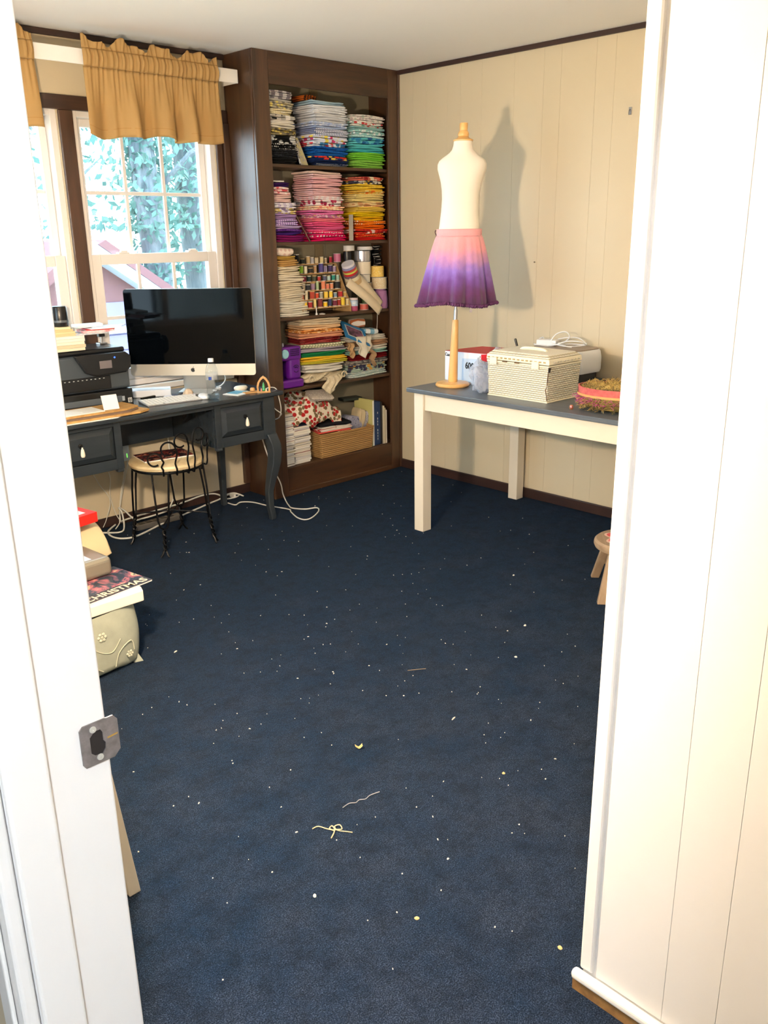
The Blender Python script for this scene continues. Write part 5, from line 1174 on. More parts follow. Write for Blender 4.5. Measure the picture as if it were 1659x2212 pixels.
# tulle bundle
def tulle():
    r = random.Random(5); mb = MB()
    for k in range(15):
        cx, cy, cz = r.uniform(-.05, .05), r.uniform(-.06, .06), r.uniform(.03, .13); s = r.uniform(.035, .06); ph = [r.uniform(0, 6) for _ in range(4)]
        cy = cy * .8 - max(0, cz - .045) * .75; s *= .85
        if k == 0: cx, cy, cz, s = .03, -.075, .135, .042
        def fn(u, v, cx=cx, cy=cy, cz=cz, s=s, ph=ph):
            a = 2 * math.pi * u; b = math.pi * (v - .5) * .96
            rr = s * (1 + .22 * math.sin(3 * a + ph[0] + 2 * b) + .16 * math.sin(5 * b + ph[1] + a) + .08 * math.sin(11 * a + ph[2]))
            return (cx + rr * math.cos(a) * math.cos(b), cy + rr * math.sin(a) * math.cos(b), max(.001, cz + rr * math.sin(b)))
        mb.grid(22, 12, fn)
    return mb
def tulle_mat():
    t = NT('white_tulle'); tr = t.n('ShaderNodeBsdfTransparent'); tl = t.n('ShaderNodeBsdfTranslucent'); tl.inputs[0].default_value = lin((236, 240, 252)); df = t.n('ShaderNodeBsdfDiffuse'); df.inputs[0].default_value = lin((240, 243, 252))
    a = t.n('ShaderNodeMixShader'); a.inputs[0].default_value = .5; t.l(df.outputs[0], a.inputs[1]); t.l(tl.outputs[0], a.inputs[2])
    lw = t.n('ShaderNodeLayerWeight'); f = t.math('MULTIPLY_ADD', lw.outputs['Facing'], .55, True)
    f.node.inputs[2].default_value = .22
    b = t.n('ShaderNodeMixShader'); t.l(f, b.inputs[0]); t.l(tr.outputs[0], b.inputs[1]); t.l(a.outputs[0], b.inputs[2]); t.l(b.outputs[0], t.out.inputs[0]); return t.m
m_tulle = tulle_mat()
solo('tulle_bundle', 'crumpled pale blue-white tulle beside the sewing basket', 'fabric', tulle(), m_tulle, (-.735, -1.312, TZ), 0, smooth=True, ang=180).scale = (1.0, .85, 1.15)
# woven plastic sewing basket
def wicker():
    t = NT('cream_wicker'); v = t.coord(); sp = t.n('ShaderNodeSeparateXYZ'); t.l(v, sp.inputs[0])
    hz = t.math('ADD', sp.outputs[0], sp.outputs[1])
    rowi = t.math('FLOOR', t.math('MULTIPLY', sp.outputs[2], 105.0))
    a = t.math('SINE', t.math('MULTIPLY', sp.outputs[2], 105.0 * 2 * math.pi)); 
    b = t.math('SINE', t.math('ADD', t.math('MULTIPLY', hz, 330.0), t.math('MULTIPLY', rowi, math.pi)))
    h = t.math('MULTIPLY', t.math('ADD', a, .6), t.math('ADD', t.math('MULTIPLY', b, .5), .7))
    t.col(t.ramp(h, [(.0, (190, 180, 150)), (.4, (238, 232, 212)), (1, (248, 244, 230))])); t.b.inputs['Roughness'].default_value = .4; t.bump(h, .7, .004); return t.m
m_wick = wicker(); m_wickp = M('cream_plastic_rim', (242, 234, 208), .4); m_stain = M('stained_cream', (176, 150, 96), .6)
t = thing('sewing_basket', 'cream woven plastic sewing basket with cracked front corner', 'sewing basket', (-.66, -1.555, TZ), R(0))
# footprint measured: front -X long side, near end -Y
def bskt(z0, z1, e0, e1, nm, mat, **kw):
    f0 = [(-.130 - e0, -.168 - e0), (.098 + e0, -.174 - e0), (.112 + e0, .168 + e0), (-.126 - e0, .172 + e0)]
    f1 = [(-.130 - e1, -.168 - e1), (.098 + e1, -.174 - e1), (.112 + e1, .168 + e1), (-.126 - e1, .172 + e1)]
    return MB().hexa([(x, y, z0) for x, y in f0] + [(x, y, z1) for x, y in f1]).build(nm, mat, t, **kw)
bskt(0.0, .006, .004, .005, 'bottom_rim', m_wickp, bevel=.002)
bskt(.0061, .160, .0, .006, 'woven_body', m_wick)
bskt(.1601, .168, .009, .010, 'body_rim', m_wickp, bevel=.003)
bskt(.171, .197, .011, .009, 'lid_side', m_wickp, bevel=.004)
bskt(.1972, .214, .008, -.012, 'lid_top', m_wick, bevel=.006)
for k in range(14):
    MB().box(-.1425, -.160 + k * .0245, .180, -.1395, -.148 + k * .0245, .186).build('lid_stitch', m_stain, t)
for k in range(8):
    MB().box(-.115 + k * .027, -.1865, .180, -.102 + k * .027, -.1835, .186).build('lid_stitch', m_wick, t)
for yy in (.135, -.105): MB().box(-.146, yy - .02, .150, -.139, yy + .02, .184).build('clasp', m_wickp, t, bevel=.003)
MB().tube(smooth_path([(-.01, .075, .212), (-.012, .055, .219), (-.014, 0, .222), (-.016, -.055, .219), (-.018, -.075, .212)], 6), .008, 8).build('handle', m_wickp, t, smooth=True)
MB().tube([(-.133, -.172, .150), (-.136, -.170, .10), (-.131, -.166, .075), (-.134, -.160, .06), (-.131, -.165, .035), (-.131, -.168, .012)], .0022, 6).build('crack', M('crack_brown', (86, 60, 30), .8), t)
MB().hexa([(-.139, -.178, .140), (-.134, -.182, .140), (-.132, -.176, .140), (-.136, -.172, .140), (-.143, -.184, .162), (-.136, -.188, .162), (-.133, -.178, .162), (-.138, -.174, .162)]).build('missing_corner', M('crack_dark', (40, 30, 22), .8), t)
for yy in (.07, -.0): MB().box(-.1435, yy - .012, .166, -.137, yy + .012, .172).build('lid_gap', M('gap_brown', (92, 66, 34), .8), t)
# white label printer behind
t = thing('label_machine', 'white desktop machine with grey top and dark base behind basket', 'printer', (-.155, -1.365, TZ), R(-4))
m_wm = M('white_machine', (240, 242, 246), .3); m_tp = M('taupe_top', (150, 134, 118), .45)
MB().prism(rrect(-.10, .10, -.16, .13, .04, 6), 'Z', 0, .045).build('dark_base', M('dark_blue_base', (26, 34, 44), .4), t, bevel=.004)
rings = [[(a * s, b * s, z) for a, b in rrect(-.112, .112, -.175, .145, .05, 6)] for s, z in ((1.0, .046), (1.03, .06), (1.03, .12), (1.0, .150), (.96, .160))]
MB().loft(rings).build('shell', m_wm, t, smooth=True, ang=50)
MB().prism([(a * .95, b * .95) for a, b in rrect(-.112, .112, -.175, .145, .05, 6)], 'Z', .1605, .166).build('top_plate', m_tp, t, bevel=.002)
# adapters and cords on it
t = thing('power_adapter', 'white power adapter with coiled cord on the white machine', 'adapter', (-.165, -1.27, TZ + .167), R(15))
MB().box(-.03, -.055, 0, .03, .055, .030).build('brick', m_white, t, bevel=.006, seg=3)
def cord(nm, pts, parent, r=.0032, mat=None): return MB().tube(smooth_path(pts, 6), r, 6).build(nm, mat or m_white, parent, smooth=True)
cord('cord', [(0, -.055, .012), (.0, -.09, .02), (-.01, -.12, .05), (-.02, -.10, .075), (-.02, -.05, .06), (-.03, -.03, .02), (-.04, -.10, .004), (.0, -.17, .004), (.03, -.20, .01), (.02, -.16, .04), (.0, -.11, .045), (-.02, -.06, .035)], t)
cord('cord', [(.01, -.06, .006), (.03, -.12, .008), (.0, -.20, .012), (-.04, -.19, .03), (-.05, -.12, .03), (-.045, -.04, .004), (-.04, .03, .004), (-.02, .07, .004)], t)
cord('cord', [(-.045, -.02, .004), (-.06, -.08, .012), (-.065, -.13, .006), (-.055, -.15, .002)], t)
t = thing('charger_plug', 'small white plug and lead left of the power adapter', 'plug', (-.13, -1.205, TZ + .167), R(-20))
MB().box(-.014, -.03, 0, .014, .02, .020).build('plug_body', m_white, t, bevel=.004); cord('lead', [(0, .02, .01), (.0, .04, .012), (.02, .05, .02), (.02, .02, .03), (.0, -.02, .026)], t)
solo('black_marker', 'black marker pen sticking up behind the sewing basket lid', 'marker', MB().lathe([(.0001, 0), (.006, 0), (.006, .10), (.0045, .104), (.0001, .104)], 12), m_black, (-.44, -1.30, TZ + .128), 0, None, (R(-12), R(-10), 0), smooth=True)
t = thing('notion_box', 'low cream box holding the marker behind the sewing basket', 'box', (-.42, -1.31, TZ), R(0))
MB().box(-.06, -.075, 0, .06, .07, .128).build('box_body', M('cream_box', (226, 216, 190), .5), t, bevel=.004)
MB().box(-.062, -.077, .110, .062, .072, .1275).build('box_lid', M('cream_box_lid', (232, 224, 200), .5), t, bevel=.003)
# moss basket
t = thing('moss_basket', 'oval basket of dried moss with red wooden band', 'basket', (-.70, -2.02, TZ), R(8))
RX, RY = .125, .165
def mring(s, z, n=40, amp=0.0, seed=0): return [(RX * s * math.cos(2 * math.pi * k / n) * (1 + amp * math.sin(7 * k + seed)), RY * s * math.sin(2 * math.pi * k / n) * (1 + amp * math.sin(11 * k + seed)), z) for k in range(n)]
MB().loft([mring(.55, 0), mring(.80, .010, amp=.02), mring(.93, .035, amp=.03, seed=2), mring(.97, .065, amp=.02, seed=4), mring(.97, .085)]).build('basket_bowl', F('mottle', (110, 100, 52), (150, 132, 74), (84, 76, 40), 1.5), t, smooth=True)
MB().loft([mring(1.0, .070), mring(1.02, .070), mring(1.03, .100), mring(1.0, .100), mring(1.0, .070)], cap=False).build('red_band', M('red_stained_wood', (202, 104, 98), .6, var=(40, (184, 80, 80))), t, smooth=True)
MB().loft([mring(1.035, .062), mring(1.045, .062), mring(1.045, .072), mring(1.035, .072), mring(1.035, .062)], cap=False).build('straw_band', M('straw_band', (214, 156, 92), .6), t, smooth=True)
def tufts(n, seed, zf, mat, nm, lo, hi, rmin, rmax, side=False):
    r = random.Random(seed); mb = MB()
    for k in range(n):
        a = r.uniform(0, 2 * math.pi); q = math.sqrt(r.uniform(rmin ** 2, rmax ** 2)); x, y = RX * q * math.cos(a), RY * q * math.sin(a); z = zf(q, a, r)
        d = Vector((math.cos(a) * (1.0 if side else r.uniform(-1, 1)) + r.uniform(-.6, .6), math.sin(a) * (1.0 if side else r.uniform(-1, 1)) + r.uniform(-.6, .6), r.uniform(-.5, .4) if side else r.uniform(.1, 1.2))).normalized()
        L = r.uniform(lo, hi); p = Vector((x, y, z)); m = p + d * L * .5 + Vector((r.uniform(-1, 1), r.uniform(-1, 1), r.uniform(-.5, 1))) * L * .25; e = p + d * L + Vector((r.uniform(-1, 1), r.uniform(-1, 1), r.uniform(-.6, .4))) * L * .35
        mb.tube([tuple(p), tuple(m), tuple(e)], .0010, 3)
    ob = mb.build(nm, mat, t); ob['kind'] = 'stuff'; return ob
m_moss = M('olive_moss', (190, 158, 88), .95, var=(60, (134, 110, 62))); m_moss2 = M('dark_moss', (92, 86, 60), .95); m_mag = M('magenta_fibre', (184, 84, 132), .9)
MB().grid(40, 12, lambda u, v: (lambda a, q: (RX * .97 * q * math.cos(a), RY * .97 * q * math.sin(a), .086 + .024 * (1 - q ** 4) * (.7 + .35 * math.sin(5 * a + 9 * q) + .3 * math.sin(9 * a - 14 * q + 1))))(2 * math.pi * u, max(.01, 1 - v))).build('moss_mound', F('mottle', (176, 148, 84), (200, 172, 104), (110, 96, 60), .8), t, smooth=True)
tufts(900, 1, lambda q, a, r: .088 + .024 * (1 - q ** 4) * (.7 + .35 * math.sin(5 * a + 9 * q) + .3 * math.sin(9 * a - 14 * q + 1)), m_moss, 'moss', .006, .020, .05, .98)
tufts(350, 2, lambda q, a, r: .096, m_moss2, 'dark_moss', .006, .018, .1, .95)
tufts(420, 3, lambda q, a, r: r.uniform(.030, .062), m_mag, 'magenta_fibres', .012, .03, .93, .98, True)
tufts(420, 4, lambda q, a, r: r.uniform(.006, .05), m_moss, 'side_moss', .012, .03, .88, .97, True)
tufts(200, 6, lambda q, a, r: r.uniform(.004, .03), m_moss2, 'side_dark_moss', .012, .03, .80, .93, True)
solo('brass_bead', 'tiny gold charm lying beside the moss basket', 'charm', MB().lathe([(.0001, 0), (.006, .001), (.009, .008), (.009, .014), (.006, .021), (.0001, .022)], 12), M('gold_charm', (206, 150, 60), .35, .6, var=(120, (150, 60, 120))), (-.835, -1.885, TZ), 0, smooth=True)

# ---------------------------------------------------------------- small footstool
t = thing('footstool', 'small wooden footstool with red flower painted on its seat', 'footstool', (-.845, -2.215, 0), R(38))
m_old = wood('weathered_stool_wood', (140, 116, 92), (178, 156, 128), 'X', 1.5, .6, False); m_oldz = wood('weathered_stool_leg', (136, 112, 88), (174, 150, 122), 'Z', 1.5, .6, False)
MB().lathe([(.0001, .198), (.125, .198), (.140, .204), (.145, .216), (.143, .230), (.134, .238), (.0001, .240)], 40).build('seat', m_old, t, smooth=True)
for k in range(6):
    a = 2 * math.pi * k / 6
    pet = [(.052 * math.cos(a) + .050 * math.cos(q) * (math.cos(a)) - .034 * math.sin(q) * math.sin(a), .052 * math.sin(a) + .050 * math.cos(q) * math.sin(a) + .034 * math.sin(q) * math.cos(a)) for q in [2 * math.pi * i / 16 for i in range(16)]]
    MB().prism([(x * 1.08, y * 1.08) for x, y in pet], 'Z', .2402, .2412).build('petal_outline', M('petal_pale', (226, 190, 170), .6), t)
    MB().prism([(x * .97, y * .97) for x, y in pet], 'Z', .2413, .2422 + .0003 * k).build('petal', M('petal_red', (216, 92, 92), .6), t)
for sx in (-1, 1):
    for sy in (-1, 1):
        MB().hexa([(sx * .150 - .014, sy * .115 - .018, 0), (sx * .150 + .014, sy * .115 - .018, 0), (sx * .150 + .014, sy * .115 + .018, 0), (sx * .150 - .014, sy * .115 + .018, 0), (sx * .085 - .014, sy * .075 - .018, .1975), (sx * .085 + .014, sy * .075 - .018, .1975), (sx * .085 + .014, sy * .075 + .018, .1975), (sx * .085 - .014, sy * .075 + .018, .1975)]).build('leg', m_oldz, t, bevel=.003)
for sx in (-1, 1): MB().box(sx * .117 - .010, -.082, .080, sx * .117 + .010, .082, .112).build('stretcher', m_old, t, bevel=.002)
MB().box(-.107, -.012, .084, .107, .012, .108).build('stretcher', m_old, t, bevel=.002)
# wall bits
t = thing('wall_hook', 'small steel wall hook near the top right of the panelled wall', 'hook', (-.0065, -1.574, 2.015))
MB().box(-.003, -.008, 0, 0, .008, .034).build('hook_plate', m_steel, t, bevel=.001); MB().tube([(-.003, 0, .024), (-.012, 0, .018), (-.014, 0, .006), (-.010, 0, .0)], .0022, 6).build('hook_arm', m_steel, t)
solo('wall_nail', 'tiny dark nail in the panelled wall beside the dress form shadow', 'nail', MB().lathe([(.0001, 0), (.004, 0), (.004, .002), (.0015, .003), (.0015, .010), (.0001, .010)], 8), M('nail_brown', (110, 90, 60), .6), (-.0165, -1.051, 1.332), 0, None, (0, R(90), 0))

# ---------------------------------------------------------------- low pile by the door jamb
ZT = .282
m_quilt = F('solid', (176, 182, 166))
t = thing('quilted_cushion', 'pale green embroidered square cushion under the white board', 'cushion', (-2.885, -1.13, 0), R(4))
def cush(u, v):
    a = 2 * math.pi * u; z = .002 + .232 * v
    b = 1 + .05 * math.sin(math.pi * v) - .10 * (1 if v < .02 else 0)
    c, s = math.cos(a), math.sin(a); p = .38
    return (.235 * b * math.copysign(abs(c) ** p, c), .19 * b * math.copysign(abs(s) ** p, s), z + .004 * math.sin(8 * a))
q = MB().grid(64, 14, cush); n0 = len(q.v)
q.build('cushion_cover', m_quilt, t, smooth=True, ang=80)
MB().box(-.225, -.18, .2345, .225, .18, .2375).build('cushion_top', m_quilt, t, bevel=.001)
MB().hexa([(.190, -.170, .0), (.222, -.182, .0), (.220, -.14, .0), (.195, -.14, .0), (.200, -.168, .04), (.206, -.170, .04), (.206, -.15, .04), (.200, -.15, .04)]).build('corner_ear', m_quilt, t, smooth=True)
m_emb = M('embroidery_pale', (196, 198, 178), .7)
for (px, pz, rr) in ((.06, .16, .020), (.16, .06, .016), (-.05, .09, .018)):
    for k in range(7):
        a = 2 * math.pi * k / 6; r2 = 0 if k == 6 else rr * .62
        ob = MB().lathe([(.0001, 0), (rr * .30, 0), (rr * .22, .003), (.0001, .004)], 10).build('embroidered_flower', m_emb, t, smooth=True)
        ob.location = (px + r2 * math.cos(a), -.2005, pz + r2 * math.sin(a)); ob.rotation_euler = (R(90), 0, 0)
for k, pts in enumerate((((-.02, .20), (.03, .12), (.09, .09), (.13, .13)), ((.10, .03), (.12, .08), (.17, .11), (.18, .07)), ((-.12, .05), (-.06, .03), (.0, .06), (.05, .03)))):
    MB().tube(smooth_path([(x, -.2005, z) for x, z in pts], 6), .0018, 5).build('embroidered_vine', m_emb, t, smooth=True)
solo('white_board', 'thick white board lying flat on the embroidered cushion', 'board', MB().prism([(-.34, -.20), (.260, -.185), (.272, -.15), (.272, .16), (-.34, .18)], 'Z', 0, .042), M('white_board_paint', (244, 238, 222), .35), (-2.89, -1.125, .2385), R(0), bevel=.004)
# magazine lettered CHRISTMAS
t = thing('magazine', 'dark magazine lettered CHRISTMAS lying on the white board', 'magazine', (-2.715, -1.165, .281), R(9))
MB().box(-.155, -.115, 0, .135, .115, .005).build('pages', m_paper, t)
def xmas():
    t = NT('christmas_cover'); v = t.coord(); n = t.noise(v, 11, 3, .6, 1.0)
    t.col(t.ramp(n, [(.30, (40, 46, 62)), (.46, (62, 70, 86)), (.56, (190, 110, 120)), (.64, (206, 190, 150)), (.72, (70, 80, 96))])); t.b.inputs['Roughness'].default_value = .22; return t.m
MB().box(-.156, -.116, .0051, .136, .116, .0062).build('cover', xmas(), t)
MB().box(-.156, -.116, .0063, .136, -.062, .0067).build('title_band', M('title_band', (44, 40, 46), .3), t)
lettering('title_lettering', 'CHRISTMAS', .050, M('title_cream', (236, 214, 180), .4), t, (-.005, -.092, .0070), (0, 0, 0), bold=.0006)
# grey case with a paper on it
t = thing('machine_case', 'grey metallic case with a blue-white paper on top', 'case', (-2.79, -1.02, .289), R(4))
MB().box(-.17, -.10, 0, .145, .10, .072).build('case_body', M('warm_grey_metal', (150, 144, 130), .35, .5), t, bevel=.018, seg=4)
MB().box(-.15, -.075, .0725, .075, .06, .0735).build('paper_label', M('blue_paper', (206, 216, 236), .6), t)
MB().box(-.15, .062, .0722, .12, .085, .0732).build('dark_strip', M('strip_grey', (110, 112, 112), .5), t)
# beige domed cover
def dome():
    rings = []
    for k in range(13):
        f = k / 12; a = math.pi * f
        y = -.12 + .24 * f
        h = .035 + .115 * math.sin(a) ** .6 if 0 < f < 1 else .02
        rings.append([(-.20, y, 0), (.16, y, 0), (.185, y, h * .35), (.175, y, h * .8), (.14, y, h), (-.20, y, h)])
    return MB().loft(rings)
solo('dust_cover', 'cream domed dust cover behind the grey case', 'cover', dome(), M('cream_cover', (206, 188, 150), .45), (-2.72, -.78, .2815), R(0), smooth=True, bevel=.004)
t = thing('binder', 'red binder with white label lying on the cream dust cover', 'binder', (-2.735, -.80, .4335), R(12))
m_rb = M('red_binder', (206, 40, 30), .4)
MB().box(-.16, -.125, 0, .135, .125, .003).build('cover', m_rb, t); MB().box(-.16, -.125, .036, .135, .125, .039).build('cover', m_rb, t); MB().box(-.16, -.125, .0031, .135, -.121, .0359).build('spine', m_rb, t)
MB().box(-.15, -.120, .004, .128, .118, .0355).build('pages', m_paper, t); MB().box(-.10, -.1262, .010, .045, -.1252, .030).build('spine_label', M('label_cream', (240, 222, 196), .6), t)
MB().box(-.15, -.10, .0392, .10, .11, .0402).build('cover_sheet', M('cover_sheet', (232, 226, 226), .5), t)
MB().tube(smooth_path([(.11, .10, .041), (.125, .12, .05), (.14, .11, .058), (.15, .125, .052), (.145, .14, .045)], 5), .004, 6).build('binder_clip', m_black, t, smooth=True)
# board leaning on the door wall
solo('leaning_board', 'cream board edge leaning behind the left door jamb', 'board', MB().hexa([(.0, -.012, 0), (.030, -.012, 0), (.030, .012, 0), (.0, .012, 0), (-.196, -.012, 1.95), (-.166, -.012, 1.95), (-.166, .012, 1.95), (-.196, .012, 1.95)]), M('cream_board', (240, 230, 208), .5), (-3.284, -2.35, 0), 0, bevel=.002)

# ---------------------------------------------------------------- cables and power strip
t = thing('power_strip', 'grey metal power strip lying on the carpet under the desk', 'power strip', (-1.79, .085, 0), R(2))
MB().box(-.14, -.024, 0, .14, .024, .030).build('strip_body', M('strip_metal', (120, 116, 110), .4, .5), t, bevel=.004)
for k in range(5): MB().box(-.115 + k * .045, -.014, .0302, -.085 + k * .045, .014, .0315).build('socket', m_black, t)
def cable(label, pts, r=.0038, mat=None, name='cable'):
    p0 = Vector(pts[0])
    return solo(name, label, 'cable', MB(p0).tube(smooth_path(pts, 6), r, 7), mat or m_cable, tuple(p0), 0, smooth=True, ang=80)
cable('white cable looping from the desk across carpet by bookcase', [(-1.215, -.10, .46), (-1.15, -.10, .25), (-1.09, -.10, .13), (-1.06, -.08, .05), (-1.055, -.10, .008), (-1.09, -.17, .005), (-1.11, -.23, .005), (-1.07, -.30, .005), (-1.01, -.325, .005), (-1.04, -.38, .005), (-1.13, -.44, .005), (-1.19, -.45, .005), (-1.2, -.39, .005), (-1.16, -.28, .005), (-1.14, -.24, .006), (-1.16, -.15, .005), (-1.18, -.09, .005), (-1.20, .03, .005), (-1.25, .08, .006), (-1.30, .06, .005), (-1.31, .12, .006)])
cable('thick cream cord sweeping along the carpet below the stool', [(-1.97, .22, .01), (-2.05, .15, .006), (-2.07, .05, .006), (-2.04, -.01, .006), (-1.97, -.02, .006), (-1.78, .06, .006), (-1.63, .11, .006), (-1.40, .19, .006), (-1.29, .215, .014), (-1.33, .225, .045), (-1.42, .228, .052), (-1.53, .228, .040), (-1.68, .226, .032), (-1.82, .225, .028), (-1.93, .222, .022)], .005)
cable('white cord rising in a loop beside the red binder', [(-2.16, .20, .02), (-2.06, .14, .006), (-2.0, .10, .006), (-1.96, .14, .02), (-1.94, .19, .08), (-1.95, .20, .105), (-1.92, .20, .085), (-1.88, .17, .03), (-1.84, .155, .03), (-1.76, .15, .034), (-1.68, .17, .036), (-1.62, .215, .06), (-1.60, .222, .10), (-1.60, .224, .22), (-1.60, .226, .46)], .0045)
cable('thin white cord dangling from the adapter to the floor', [(-1.885, .215, .355), (-1.89, .215, .28), (-1.92, .215, .18), (-1.94, .212, .08), (-1.95, .20, .03), (-2.0, .16, .008)], .003)
cable('second thin cord hanging left of the adapter', [(-1.86, .216, .46), (-1.862, .216, .34), (-1.90, .216, .22), (-1.935, .214, .10), (-1.96, .19, .03)], .0022)
cable('thin cord hanging close to the wall near the jamb', [(-2.02, .222, .44), (-1.97, .222, .29), (-1.98, .222, .18), (-1.96, .22, .07), (-1.94, .20, .02)], .0022)
cable('grey cord drooping under the left drawer', [(-2.12, .18, .44), (-2.05, .20, .27), (-1.99, .21, .16), (-2.02, .21, .06), (-2.05, .20, .02)], .002)
t = thing('cord_bundle', 'tied white cord bundle lying by the baseboard under the desk', 'cable', (-1.225, .20, .0))
cord('loop', [(-.06, 0, .012), (-.02, .022, .02), (.03, .02, .016), (.05, 0, .012), (.02, -.02, .010), (-.03, -.018, .008), (-.06, -.004, .012), (-.02, .016, .026), (.03, .012, .022), (.06, -.03, .006)], t, .0045, m_cable)
MB().box(-.004, -.024, .004, .012, .024, .028).build('tie', m_cable, t, bevel=.003)
cable('white cord trailing from the desk corner towards the bookcase', [(-1.29, -.27, DZ + .005), (-1.25, -.26, DZ + .012), (-1.215, -.27, DZ + .004), (-1.205, -.275, .68), (-1.185, -.27, .60), (-1.16, -.22, .54), (-1.10, -.10, .50)], .003)
cable('short white cord under the desk right corner', [(-1.262, -.255, .655), (-1.22, -.26, .60), (-1.17, -.25, .565), (-1.11, -.16, .53)], .0028)
cable('white power cord looping up behind the computer', [(-1.42, .02, DZ + .004), (-1.38, .0, DZ + .01), (-1.36, -.02, DZ + .05), (-1.375, -.0, DZ + .10), (-1.40, .02, DZ + .12)], .0035, m_white)
t = thing('wall_adapter', 'white rectangular adapter with green light hanging below the desk', 'adapter', (-1.878, .215, .352))
MB().box(-.024, -.016, 0, .024, .014, .098).build('adapter_body', M('adapter_white', (226, 232, 236), .4), t, bevel=.004)
MB().box(.006, -.0172, .018, .010, -.0161, .040).build('green_light', M('green_led', (120, 230, 90), .4, emit=((120, 230, 90), 1.5)), t)

# ---------------------------------------------------------------- litter on the carpet
r = random.Random(21)
m_lint = M('pale_lint', (226, 220, 204), .8); m_lint2 = M('tan_crumb', (206, 176, 116), .8)
for k, (x, y, lab, mt, sx, sy) in enumerate(((-2.15, -2.38, 'short white plastic stub lying on the carpet centre', m_lint, .012, .0022), (-1.43, -2.12, 'white paper crumb on the carpet before the table', m_lint, .007, .005), (-2.27, -2.68, 'pale crumb on the carpet right of centre', m_lint2, .005, .005), (-2.69, -3.17, 'tan crumb on the carpet near the entry corner', m_lint2, .006, .005), (-2.85, -2.89, 'yellowish crumb on the carpet near the entry', m_lint2, .005, .006), (-2.97, -2.67, 'white crumb on the carpet near the leaning board', m_lint, .004, .006), (-1.04, -1.76, 'white fluff on the carpet beside the footstool', m_lint, .007, .004), (-2.53, -1.32, 'white dash of lint near the white board', m_lint, .009, .002), (-1.67, -2.26, 'tiny white paper scrap before the footstool', m_lint, .006, .004))):
    solo('carpet_crumb', lab, 'litter', MB().loft([[(sx * s * math.cos(a) * r.uniform(.85, 1.1), sy * s * math.sin(a) * r.uniform(.85, 1.1), zz) for a in [2 * math.pi * i / 10 for i in range(10)]] for s, zz in ((.9, 0), (1, .0015), (.6, .004), (.05, .0045))]), mt, (x, y, .0003), r.uniform(0, 3), smooth=True)
solo('dried_leaf', 'curled tan dried petal lying on the carpet centre', 'litter', MB().grid(6, 6, lambda u, v: ((u - .5) * .022, (v - .5) * .012, .002 + .009 * abs(2 * u - 1) ** 1.5 + .003 * abs(2 * v - 1))), M('dried_petal', (206, 176, 112), .8), (-2.48, -2.29, .0005), R(-30), smooth=True, solid=.001)
solo('loose_thread', 'grey wavy thread lying on the carpet', 'thread', MB().tube(smooth_path([(-.06, .01, .003), (-.035, .012, .003), (-.02, .002, .003), (-.005, .005, .003), (.01, -.004, .003), (.03, .0, .003), (.06, -.006, .003)], 5), .0013, 5), M('grey_thread', (150, 150, 152), .8), (-2.645, -2.482, 0), R(-2))
solo('thread_tangle', 'knotted tan string tangle lying on the carpet', 'thread', MB().tube(smooth_path([(-.035, .045, .003), (-.018, .042, .003), (-.008, .018, .003), (.0, .002, .004), (.010, -.004, .003), (.02, -.010, .003), (.024, .004, .006), (.012, .010, .004), (.008, -.006, .003), (.022, -.028, .003), (.030, -.040, .003)], 5), .0015, 5).tube(smooth_path([(-.024, -.018, .003), (-.006, -.008, .004), (.004, .002, .006), (.006, .014, .007), (-.004, .012, .005), (.0, -.002, .004)], 5), .0017, 5), M('tan_string', (206, 186, 146), .8), (-2.785, -2.525, 0), R(0))
solo('loose_thread', 'thin tan thread lying on the carpet before the footstool', 'thread', MB().tube(smooth_path([(-.03, .01, .003), (0, .003, .003), (.035, -.006, .003)], 5), .001, 5), M('tan_thread', (150, 130, 104), .8), (-2.0, -2.07, 0), R(-20))
# countless specks
mb = MB()
for k in range(460):
    x = r.uniform(-3.3, -.1); y = r.uniform(-3.6, .1)
    if x > -2.8 and y < -3.25: continue
    if r.random() < .55: x, y = r.gauss(-2.2, .65), r.gauss(-1.8, .8)
    if not (-3.4 < x < -.1 and -3.2 < y < .1): continue
    s = r.uniform(.0006, .0015) * (1.6 if r.random() < .10 else 1); L = s * r.choice((1, 1, 1.4, 2.5)); a = r.uniform(0, 3.1); c, q = math.cos(a), math.sin(a)
    P = lambda u, v, z: (x + u * c - v * q, y + u * q + v * c, z)
    mb.hexa([P(-L, -s, .0006), P(L, -s, .0006), P(L, s, .0006), P(-L, s, .0006), P(-L * .7, -s * .7, .0026), P(L * .7, -s * .7, .0026), P(L * .7, s * .7, .0026), P(-L * .7, s * .7, .0026)])
tag(mb.build('lint_specks', m_lint), 'white lint specks scattered over the navy carpet', 'lint', None, 'stuff')

# ---------------------------------------------------------------- lamps (out of frame)
t = thing('floor_lamp', 'slim floor lamp with warm glass globe standing behind the door jamb', 'lamp', (-3.33, -2.275, 0))
MB().lathe([(.0001, 0), (.055, 0), (.058, .008), (.05, .016), (.0001, .018)], 28).build('base', m_steel, t, smooth=True)
MB().lathe([(.0001, .018), (.008, .018), (.008, 1.345), (.0001, 1.345)], 12).build('pole', m_steel, t, smooth=True)
ZL = 1.40
gl = MB().lathe([(.0001, -.055)] + [(.055 * math.sin(math.pi * k / 12), -.055 * math.cos(math.pi * k / 12)) for k in range(1, 12)] + [(.0001, .055)], 24, (0, 0, ZL)).build('glass_globe', M('warm_globe', (255, 236, 210), .4, emit=((255, 229, 198), LAMP_POWER)), t, smooth=True)
t = thing('added_ceiling_light', 'flush white ceiling light added unseen in the hall behind the viewer', 'lamp', (-4.40, -4.45, H))  # unseen source added to brighten the entry walls
MB().lathe([(.0001, -.018), (.15, -.018), (.15, -.001), (.0001, -.001)], 32).build('mount', m_white, t, smooth=True)
